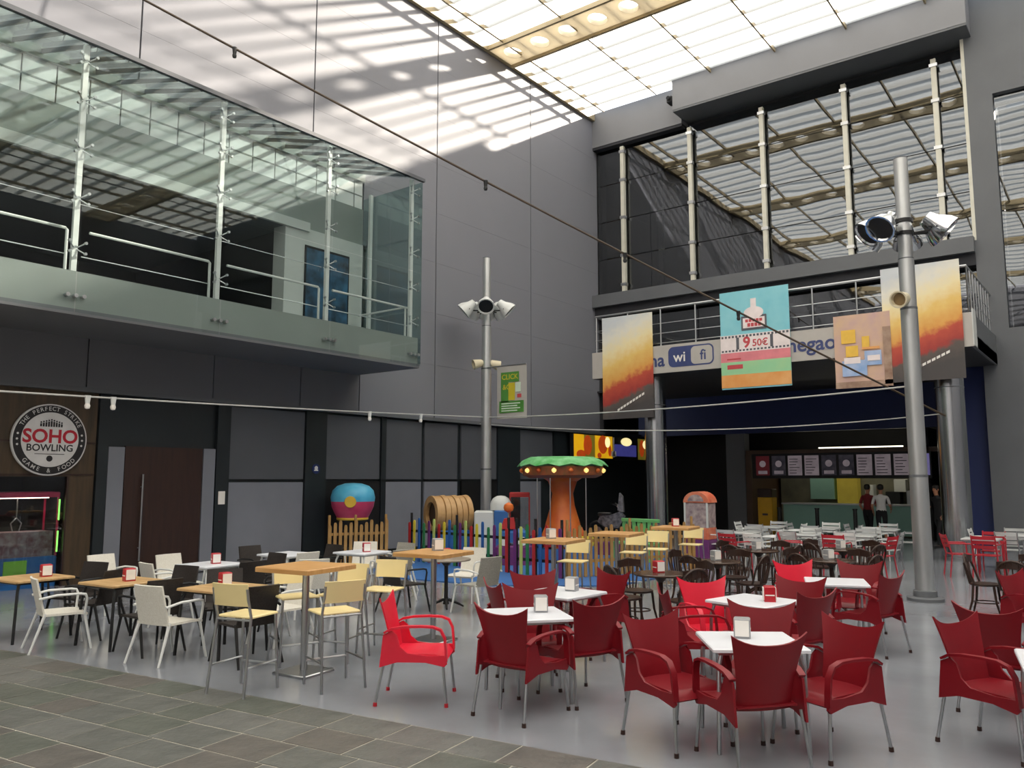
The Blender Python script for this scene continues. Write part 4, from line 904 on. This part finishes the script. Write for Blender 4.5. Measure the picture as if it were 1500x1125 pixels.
# ------------------------------------------------------------------ children's corner
mat('play_blue', '#2f62a0', .6, var=.06, scale=2); mat('fence_tan', '#b08a52', .6, col2='#96713f', scale=4)
tag(MB().prism([(-14.6, 12.9), (-12.2, 11.6), (-9.6, 11.9), (-7.7, 13.2), (-7.6, 15.5), (-9.0, 19.8), (-14.6, 19.2)], .001, .02, 'z').build('play_mat', 'play_blue', ang=0), 'blue play mat under the children rides', 'mat')
PC = [mat('picket_'+n, c, .5) for n, c in (('red', '#b02a2a'), ('yellow', '#d6c23a'), ('blue', '#2a5c9a'), ('green', '#2f7a4a'), ('purple', '#6a2f6a'), ('lime', '#b5c46a'))]
PCN = ['picket_red', 'picket_yellow', 'picket_blue', 'picket_green', 'picket_purple', 'picket_lime']
pk = MB().prism([(-.035, 0), (.035, 0), (.035, .86), (.02, .9), (-.02, .9), (-.035, .86)], -.012, .012, 'y').mesh('picket', 'fence_tan', 0)
def fence(name, label, p0, p1, step, colours, h=1.0, railm='fence_tan'):
    p0, p1 = Vector(p0), Vector(p1); d = p1-p0; n = int(d.length/step); t = thing(name, label, 'fence', (p0.x, p0.y, 0), atan2(d.y, d.x))
    for k in range(n+1):
        o = inst('picket', pk, t, (k*step, 0, .03), 0, colours[k % len(colours)]); o.scale = (1, 1, h*(1+.06*((k*7) % 3)))
    for z in (.3, .7): MB().bx(-.03, n*step+.03, .014, .036, z*h, z*h+.06).build('rail', railm, t, ang=0)
    for k in (0, n//2, n): MB().cyl((k*step, .06, 0), (k*step, .06, 1.15*h), .03, n=10).build('fence_post', railm, t)
    return t
fence('picket_fence', 'plain wooden picket fence before the dark glass door with the balloon', (-14.3, 12.1), (-13.7, 13.4), .12, ['fence_tan'])
fence('picket_fence', 'multicoloured picket fence before the barrel ride', (-13.9, 14.2), (-10.35, 13.6), .19, PCN, 1.0, 'black')
fence('picket_fence', 'thick multicoloured picket fence before the tree carousel', (-10.25, 13.55), (-9.0, 13.45), .17, ['picket_purple', 'picket_lime', 'picket_green', 'picket_red', 'picket_blue', 'picket_red', 'picket_yellow'], 1.0, 'black')
fence('picket_fence', 'brown wooden picket fence behind the bar stools', (-8.95, 13.6), (-7.7, 16.6), .13, ['fence_tan'], 1.0)
# balloon ride
mat('balloon_blue', '#3fa3cf', .4, col2='#66bfdc', scale=3); mat('balloon_pink', '#c2325e', .4, col2='#d4557a', scale=3); mat('balloon_gold', '#d8b23c', .4)
bl = thing('balloon_ride', 'blue and pink balloon shaped ride before the dark glass door', 'ride', (-15.05, 13.42, 0))
MB().lathe([(.01, 1.86), (.2, 1.85), (.38, 1.79), (.49, 1.68), (.53, 1.52), (.52, 1.42)], 24).build('balloon_crown', 'balloon_blue', bl)
MB().lathe([(.52, 1.42), (.50, 1.3), (.44, 1.16), (.38, 1.05), (.36, 1.0), (.01, 1.0)], 24).build('balloon_skirt', 'balloon_pink', bl)
MB().lathe([(.365, .98), (.38, 1.0), (.38, 1.03), (.37, 1.05)], 24).build('gold_band', 'balloon_gold', bl)
MB().lathe([(.01, 0), (.13, 0), (.14, .02), (.13, .05), (.01, .05)], 20, (.32, -.36, 1.42), Matrix.Rotation(pi/2, 4, Vector((.7, .72, 0)))).build('yellow_emblem', 'balloon_gold', bl)
MB().cyl((0, 0, .1), (0, 0, 1.03), .05).build('mast', 'black', bl); MB().lathe([(.01, 0), (.45, 0), (.45, .1), (.36, .12), (.3, .32), (.01, .32)], 24).build('base', 'black', bl)
# barrel ride
mat('barrel_tan', '#bf9a68', .5, col2='#a88150', scale=4); mat('barrel_dark', '#3d2d20', .7)
br = thing('barrel_ride', 'tan wooden barrel tunnel lying on its side by the colourful fence', 'ride', (-13.5, 15.2, 0), radians(66))
rot = Matrix.Rotation(pi/2, 4, 'Y')
for k in range(6): MB().lathe([(.40, 0), (.44+.015*(k % 2), .01), (.45+.015*(k % 2), .13), (.41, .15), (.40, 0)], 24, (-.45+k*.15, 0, 1.1), rot, False).build('barrel_ring', 'barrel_tan', br)
MB().lathe([(.45, -.05), (.45, .03), (.30, .03), (.30, -.05), (.45, -.05)], 24, (-.47, 0, 1.1), rot, False).build('front_ring', 'barrel_tan', br)
MB().lathe([(.01, 0), (.31, 0), (.31, .02), (.01, .02)], 24, (-.42, 0, 1.1), rot).build('dark_opening', 'barrel_dark', br)
MB().cbx(-.4, .4, -.36, .36, 0, .72, .03).build('plinth', 'picket_blue', br)
# white domed machine
wm = thing('domed_machine', 'white domed kiddie machine with navy panels right of the barrel', 'ride', (-12.62, 15.75, 0), radians(37))
MB().cbx(-.42, .05, -.3, .3, 0, 1.18, .03).build('white_cabinet', 'interior_white', wm); MB().cbx(.06, .42, -.3, .3, 0, 1.2, .03).build('navy_cabinet', 'play_blue', wm)
MB().lathe([(.26, 1.2), (.26, 1.36), (.2, 1.48), (.1, 1.54), (.01, 1.55)], 20, (.22, 0, 0)).build('dome', 'interior_white', wm)
MB().tube([(.42, -.2, .62), (.6, -.25, .5), (.75, -.3, .35)], [.14, .16, .08], 10).build('chute', 'interior_white', wm)
# tree carousel
mat('leaf_green', '#3f9a4a', .5, col2='#7fc48a', scale=5); mat('trunk_orange', '#c4511f', .45, col2='#d9762c', scale=2.5); mat('rim_brown', '#7a5530', .5, col2='#a0522d', scale=8); mat('bulb_warm', '#ffd27a', .4, emit=1.2)
tr = thing('tree_carousel', 'tree shaped carousel with scalloped green canopy and orange trunk', 'ride', (-11.3, 16.9, 0))
cv = MB(); n = 48
prof = [(.02, 2.50), (.8, 2.47), (1.0, 2.38), (1.08, 2.28)]
cv.grid(lambda u, v: ((lambda i, f: ((prof[i][0]*(1-f)+prof[i+1][0]*f)*(1+.04*cos(24*pi*u)*v)*cos(2*pi*u), (prof[i][0]*(1-f)+prof[i+1][0]*f)*(1+.04*cos(24*pi*u)*v)*sin(2*pi*u), prof[i][1]*(1-f)+prof[i+1][1]*f - .03*v*cos(24*pi*u)))(min(int(v*3), 2), v*3-min(int(v*3), 2))), n, 9, .02).build('canopy', 'leaf_green', tr)
MB().lathe([(1.02, 2.26), (.98, 2.05), (.82, 1.98), (.3, 1.98), (.3, 2.26)], 32).build('canopy_rim', 'rim_brown', tr)
for k in range(16):
    w = 2*pi*k/16; MB().lathe([(.01, -.06), (.05, -.03), (.06, .0), (.05, .03), (.01, .06)], 8, (1.02*cos(w), 1.02*sin(w), 2.16)).build('rim_lamp', 'bulb_warm' if k % 2 else 'trunk_orange', tr)
MB().lathe([(.52, .3), (.50, .55), (.42, .9), (.30, 1.3), (.26, 1.6), (.36, 1.9), (.5, 1.99)], 24).build('trunk', 'trunk_orange', tr)
for k in range(5):
    w = 2*pi*k/5+.4; MB().tube([(.4*cos(w), .4*sin(w), .75), (.52*cos(w), .52*sin(w), .5), (.62*cos(w), .62*sin(w), .3)], [.09, .08, .05], 8).build('root', 'trunk_orange', tr)
MB().lathe([(.85, 0), (.85, .3), (.01, .3)], 32).build('platform', 'play_blue', tr)
mat('toy_white', '#d8d6d2', .4)
for k, m in enumerate(('picket_blue', 'picket_red', 'toy_white', 'picket_yellow')):
    w = -2.2 + k*.75; c = (.66*cos(w), .66*sin(w), .32)
    o = MB().lathe([(.03, 0), (.17, .03), (.2, .14), (.17, .25), (.12, .26), (.1, .14)], 12, c).build('seat_tub', m, tr); MB().cyl((c[0], c[1], .34), (c[0], c[1], 2.0), .015, n=8).build('hanging_rod', 'steel', o)
# red ride cabinet and small blue car ride
rc = thing('ride_car', 'small blue and red ride car on a purple base left of the tree carousel', 'ride', (-11.45, 15.1, 0), radians(35))
MB().cbx(-.4, .4, -.28, .28, 0, .45, .03).build('base', 'picket_purple', rc); MB().cbx(-.36, .3, -.22, .22, .52, .82, .08).build('car_body', 'picket_blue', rc)
MB().prism([(-.3, .82), (-.22, 1.05), (.0, 1.07), (.05, .82)], -.2, .2, 'y').build('cabin', 'picket_red', rc)
for sx in (-.22, .2):
    for sy in (-.24, .24): MB().cyl((sx, sy-.03, .55), (sx, sy+.03, .55), .1, n=14).build('wheel', 'toy_white', rc)
MB().lathe([(.01, -.12), (.1, -.07), (.12, 0), (.1, .07), (.01, .12)], 14, (-.12, 0, 1.3)).build('orange_lamp_globe', 'trunk_orange', rc); MB().cyl((-.12, 0, 1.05), (-.12, 0, 1.2), .02, n=8).build('lamp_stem', 'steel', rc)
rb = thing('red_cabinet', 'tall red cabinet frame beside the orange trunk', 'cabinet', (-12.55, 16.8, 0), radians(35))
MB().cbx(-.26, .26, -.2, .2, 0, .5, .02).build('lower_body', 'picket_red', rb); MB().cbx(-.26, .26, -.2, .2, 1.5, 1.62, .02).build('top_cap', 'picket_red', rb)
for sx in (-.26, .23):
    for sy in (-.2, .17): MB().bx(sx, sx+.03, sy, sy+.03, .5, 1.5).build('corner_post', 'picket_red', rb, ang=0)
MB().bx(-.23, .23, -.16, .16, .5, 1.48).build('glass_case', 'shop_glass', rb, ang=0)
# motorbike ride
mat('bike_grey', '#8a8a90', .3, .6, col2='#4a4a52', scale=14)
mb_ = thing('motorbike_ride', 'grey toy motorbike ride beside the dark corner shop', 'ride', (-10.9, 18.6, 0), radians(20))
MB().cbx(-.5, .5, -.25, .25, 0, .35, .03).build('base', 'picket_purple', mb_)
for sx in (-.38, .38):
    o = MB().tube([(sx+.22*cos(2*pi*k/18), 0, .62+.22*sin(2*pi*k/18)) for k in range(19)], .05, 8).build('wheel', 'black', mb_); MB().cyl((sx, -.05, .62), (sx, .05, .62), .1, n=14).build('hub', 'steel', o)
MB().prism([(-.36, .85), (-.1, .68), (.2, .7), (.34, 1.0), (.22, 1.12), (-.05, 1.02), (-.3, 1.0)], -.12, .12, 'y').build('body', 'bike_grey', mb_); MB().tube([(.34, 0, .62), (.2, 0, 1.2), (.12, 0, 1.3)], .03, 8).build('fork', 'steel', mb_)
MB().tube([(.05, -.28, 1.32), (.14, 0, 1.28), (.05, .28, 1.32)], .02, 8).build('handlebar', 'black', mb_); MB().prism([(.16, 1.15), (.32, 1.1), (.3, 1.5), (.22, 1.6)], -.1, .1, 'y').build('windshield', 'bike_grey', mb_)
MB().cbx(-.36, -.02, -.1, .1, 1.0, 1.09, .02).build('saddle', 'black', mb_)
# popcorn style kiosk
mat('kiosk_orange', '#c4583c', .5, col2='#d98a6a', scale=6); mat('kiosk_panel', '#b8a9a4', .5, col2='#7d6a72', scale=9)
ki = thing('dome_kiosk', 'narrow white vending kiosk with rounded orange top', 'kiosk', (-8.3, 18.3, 0))
MB().cbx(-.3, .3, -.25, .25, 0, .55, .02).build('lower_body', 'picket_purple', ki); MB().cbx(-.3, .3, -.25, .25, .55, .82, .02).build('middle_body', 'kiosk_orange', ki)
MB().cbx(-.29, .29, -.24, .24, .82, 1.4, .02).build('window_case', 'kiosk_panel', ki)
for sx in (-.3, .26): MB().bx(sx, sx+.04, -.26, -.22, .82, 1.4).build('corner_post', 'interior_white', ki, ang=0)
MB().prism([(.32*cos(pi*k/12), 1.4+.26*sin(pi*k/12)) for k in range(13)], -.25, .25, 'y').build('dome_top', 'kiosk_orange', ki); MB().prism([(.2*cos(pi*k/12), 1.43+.16*sin(pi*k/12)) for k in range(13)], -.262, -.25, 'y').build('dome_panel', 'kiosk_panel', ki)
# green bench
mat('bench_green', '#6fb56f', .5)
gbn = thing('green_bench', 'light green slatted bench inside the brown fence', 'bench', (-9.7, 17.6, 0), radians(-10))
for k in range(7): MB().bx(-.5+k*.155, -.4+k*.155, .16, .19, .45, .95).build('back_slat', 'bench_green', gbn, ang=0)
MB().cbx(-.52, .62, .14, .21, .92, 1.0, .01).build('top_rail', 'bench_green', gbn); MB().cbx(-.52, .62, -.25, .2, .4, .45, .01).build('seat', 'bench_green', gbn)
for sx in (-.5, .55): 
    for sy in (-.22, .14): MB().bx(sx, sx+.05, sy, sy+.05, 0, .4).build('leg', 'bench_green', gbn, ang=0)
# barrier posts before the snack bar
for i, x in enumerate((-9.3, -8.1, -6.95)):
    q = thing('queue_post', ('left', 'middle', 'right')[i] + ' black queue post before the snack bar counter', 'post', (x, 26.6, 0))
    MB().cyl((0, 0, .02), (0, 0, 1.0), .06, n=12).build('post_shaft', 'black', q); MB().lathe([(.18, 0), (.18, .015), (.05, .03)], 16).build('post_foot', 'black', q); MB().cyl((0, 0, 1.0), (0, 0, 1.04), .075, n=12).build('post_head', 'black_soft', q)

# ------------------------------------------------------------------ people
def skinned(verts, edges, radii, root, sub=2):
    me = bpy.data.meshes.new('body'); me.from_pydata(verts, edges, []); o = bpy.data.objects.new('body', me); COL.objects.link(o)
    md = o.modifiers.new('skin', 'SKIN'); md.use_smooth_shade = True
    for i, r in enumerate(radii):
        r = r if isinstance(r, tuple) else (r, r); me.skin_vertices[0].data[i].radius = r; me.skin_vertices[0].data[i].use_root = (i == root)
    s = o.modifiers.new('sub', 'SUBSURF'); s.levels = sub; s.render_levels = sub
    dg = bpy.context.evaluated_depsgraph_get(); dg.update(); r = bpy.data.meshes.new_from_object(o.evaluated_get(dg))
    bpy.data.objects.remove(o); return r
def person(label, x, y, rz, top, bottom, lean=0.0, stride=.06, arms=((-.05, .1), (.05, .25)), short=True):
    t = thing('person', label, 'person', (x, y, 0), rz)
    J = {}; V = []; Rr = []; E = []
    def j(n, p, r, par=None):
        J[n] = len(V); V.append(p); Rr.append(r)
        if par: E.append((J[par], J[n]))
    j('pel', (0, 0, .95), (.15, .11)); j('waist', (0, .0, 1.10), (.135, .095), 'pel'); j('chest', (0, lean*.5, 1.30), (.165, .105), 'waist'); j('neck0', (0, lean, 1.45), (.075, .065), 'chest'); j('neck', (0, lean+.01, 1.52), .052, 'neck0'); j('chin', (0, lean+.03, 1.58), (.066, .08), 'neck'); j('head', (0, lean+.025, 1.67), (.078, .095), 'chin'); j('crown', (0, lean+.015, 1.745), (.055, .068), 'head')
    for s, n, st in ((-1, 'L', stride), (1, 'R', -stride)):
        j('hip'+n, (s*.095, 0, .88), .098, 'pel'); j('knee'+n, (s*.10, st*.7+.02, .50), .062, 'hip'+n); j('calf'+n, (s*.10, st*.9, .36), .056, 'knee'+n); j('ank'+n, (s*.105, st, .09), .038, 'calf'+n); j('toe'+n, (s*.12, st+.15, .035), (.042, .03), 'ank'+n)
    for s, n, (ey, hy) in ((-1, 'L', arms[0]), (1, 'R', arms[1])):
        j('sho'+n, (s*.185, lean*.8, 1.41), .062, 'chest'); j('elb'+n, (s*.255, lean*.6+ey, 1.12), .042, 'sho'+n); j('wri'+n, (s*.25, lean*.5+hy, .90 + abs(hy)*.6), .029, 'elb'+n); j('palm'+n, (s*.245, lean*.5+hy+.03, .82+abs(hy)*.65), (.02, .036), 'wri'+n)
    me = skinned(V, E, Rr, 0)
    for m in ('skin', top, bottom): me.materials.append(M(m))
    for p in me.polygons:
        c = p.center; p.use_smooth = True
        arm = abs(c.x) > .20 and c.z < 1.42
        if c.z > 1.49: p.material_index = 0
        elif arm: p.material_index = 1 if c.z > 1.18 else 0
        elif c.z > .98: p.material_index = 1
        elif c.z > (.50 if short else .08): p.material_index = 2
        else: p.material_index = 0
    o = bpy.data.objects.new('body', me); COL.objects.link(o); o.parent = t
    # fingers, face, hair, shoes
    for s, k in ((-1, 'L'), (1, 'R')):
        p = Vector(V[J['palm'+k]]); h = MB()
        for i, (dy, ln) in enumerate(((-.03, .065), (-.01, .08), (.01, .085), (.03, .072))): h.tube([p+Vector((0, dy, -.01)), p+Vector((-s*.008, dy*1.1+.01, -.045)), p+Vector((-s*.02, dy*1.1+.012, -.04-ln*.6))], [.010, .009, .007], 6)
        h.tube([p+Vector((0, .03, .03)), p+Vector((-s*.012, .058, -.005)), p+Vector((-s*.015, .062, -.04))], [.012, .010, .008], 6); h.build('fingers', 'skin', t)
        a = Vector(V[J['ank'+k]]); MB().lathe([(.01, 0), (.045, 0), (.05, .02), (.045, .06), (.03, .08), (.01, .085)], 12, (0, 0, 0)).build('shoe', 'cloth_black', t, (a.x+s*.006, a.y+.06, 0)).scale = (.95, 2.7, 1)
    hy = lean+.02
    MB().lathe([(.03, 1.60), (.085, 1.64), (.098, 1.70), (.085, 1.765), (.04, 1.795), (.005, 1.80)], 16, (0, hy-.018, 0)).build('hair', 'hair', t)
    f = MB()
    for s in (-1, 1): f.lathe([(.002, -.01), (.010, -.004), (.010, .004), (.002, .01)], 8, (s*.032, hy+.088, 1.665))
    f.build('eyes', 'hair', t); MB().prism([(hy+.085, 1.66), (hy+.118, 1.625), (hy+.09, 1.615)], -.012, .012, 'x').build('nose', 'skin', t); MB().bx(-.025, .025, hy+.075, hy+.095, 1.585, 1.594).build('mouth', 'cloth_red', t, ang=0)
    for s in (-1, 1): MB().lathe([(.002, -.03), (.014, -.018), (.016, .01), (.006, .03)], 8, (s*.09, hy, 1.65)).build('ear', 'skin', t)
    return t
person('person in a white T-shirt and black shorts standing at the snack bar', -6.35, 27.3, .1, 'shirt_white', 'cloth_black')
person('person in dark red and black clothes beside the white T-shirt', -6.85, 27.75, -.4, 'cloth_red', 'cloth_black', short=False)
person('person all in black walking between the steel pole and right column', -4.55, 26.2, 2.6, 'cloth_black', 'cloth_black', .06, .2, short=False)
for k, o in TPL.items():
    if k not in USED: print('unused template', k)
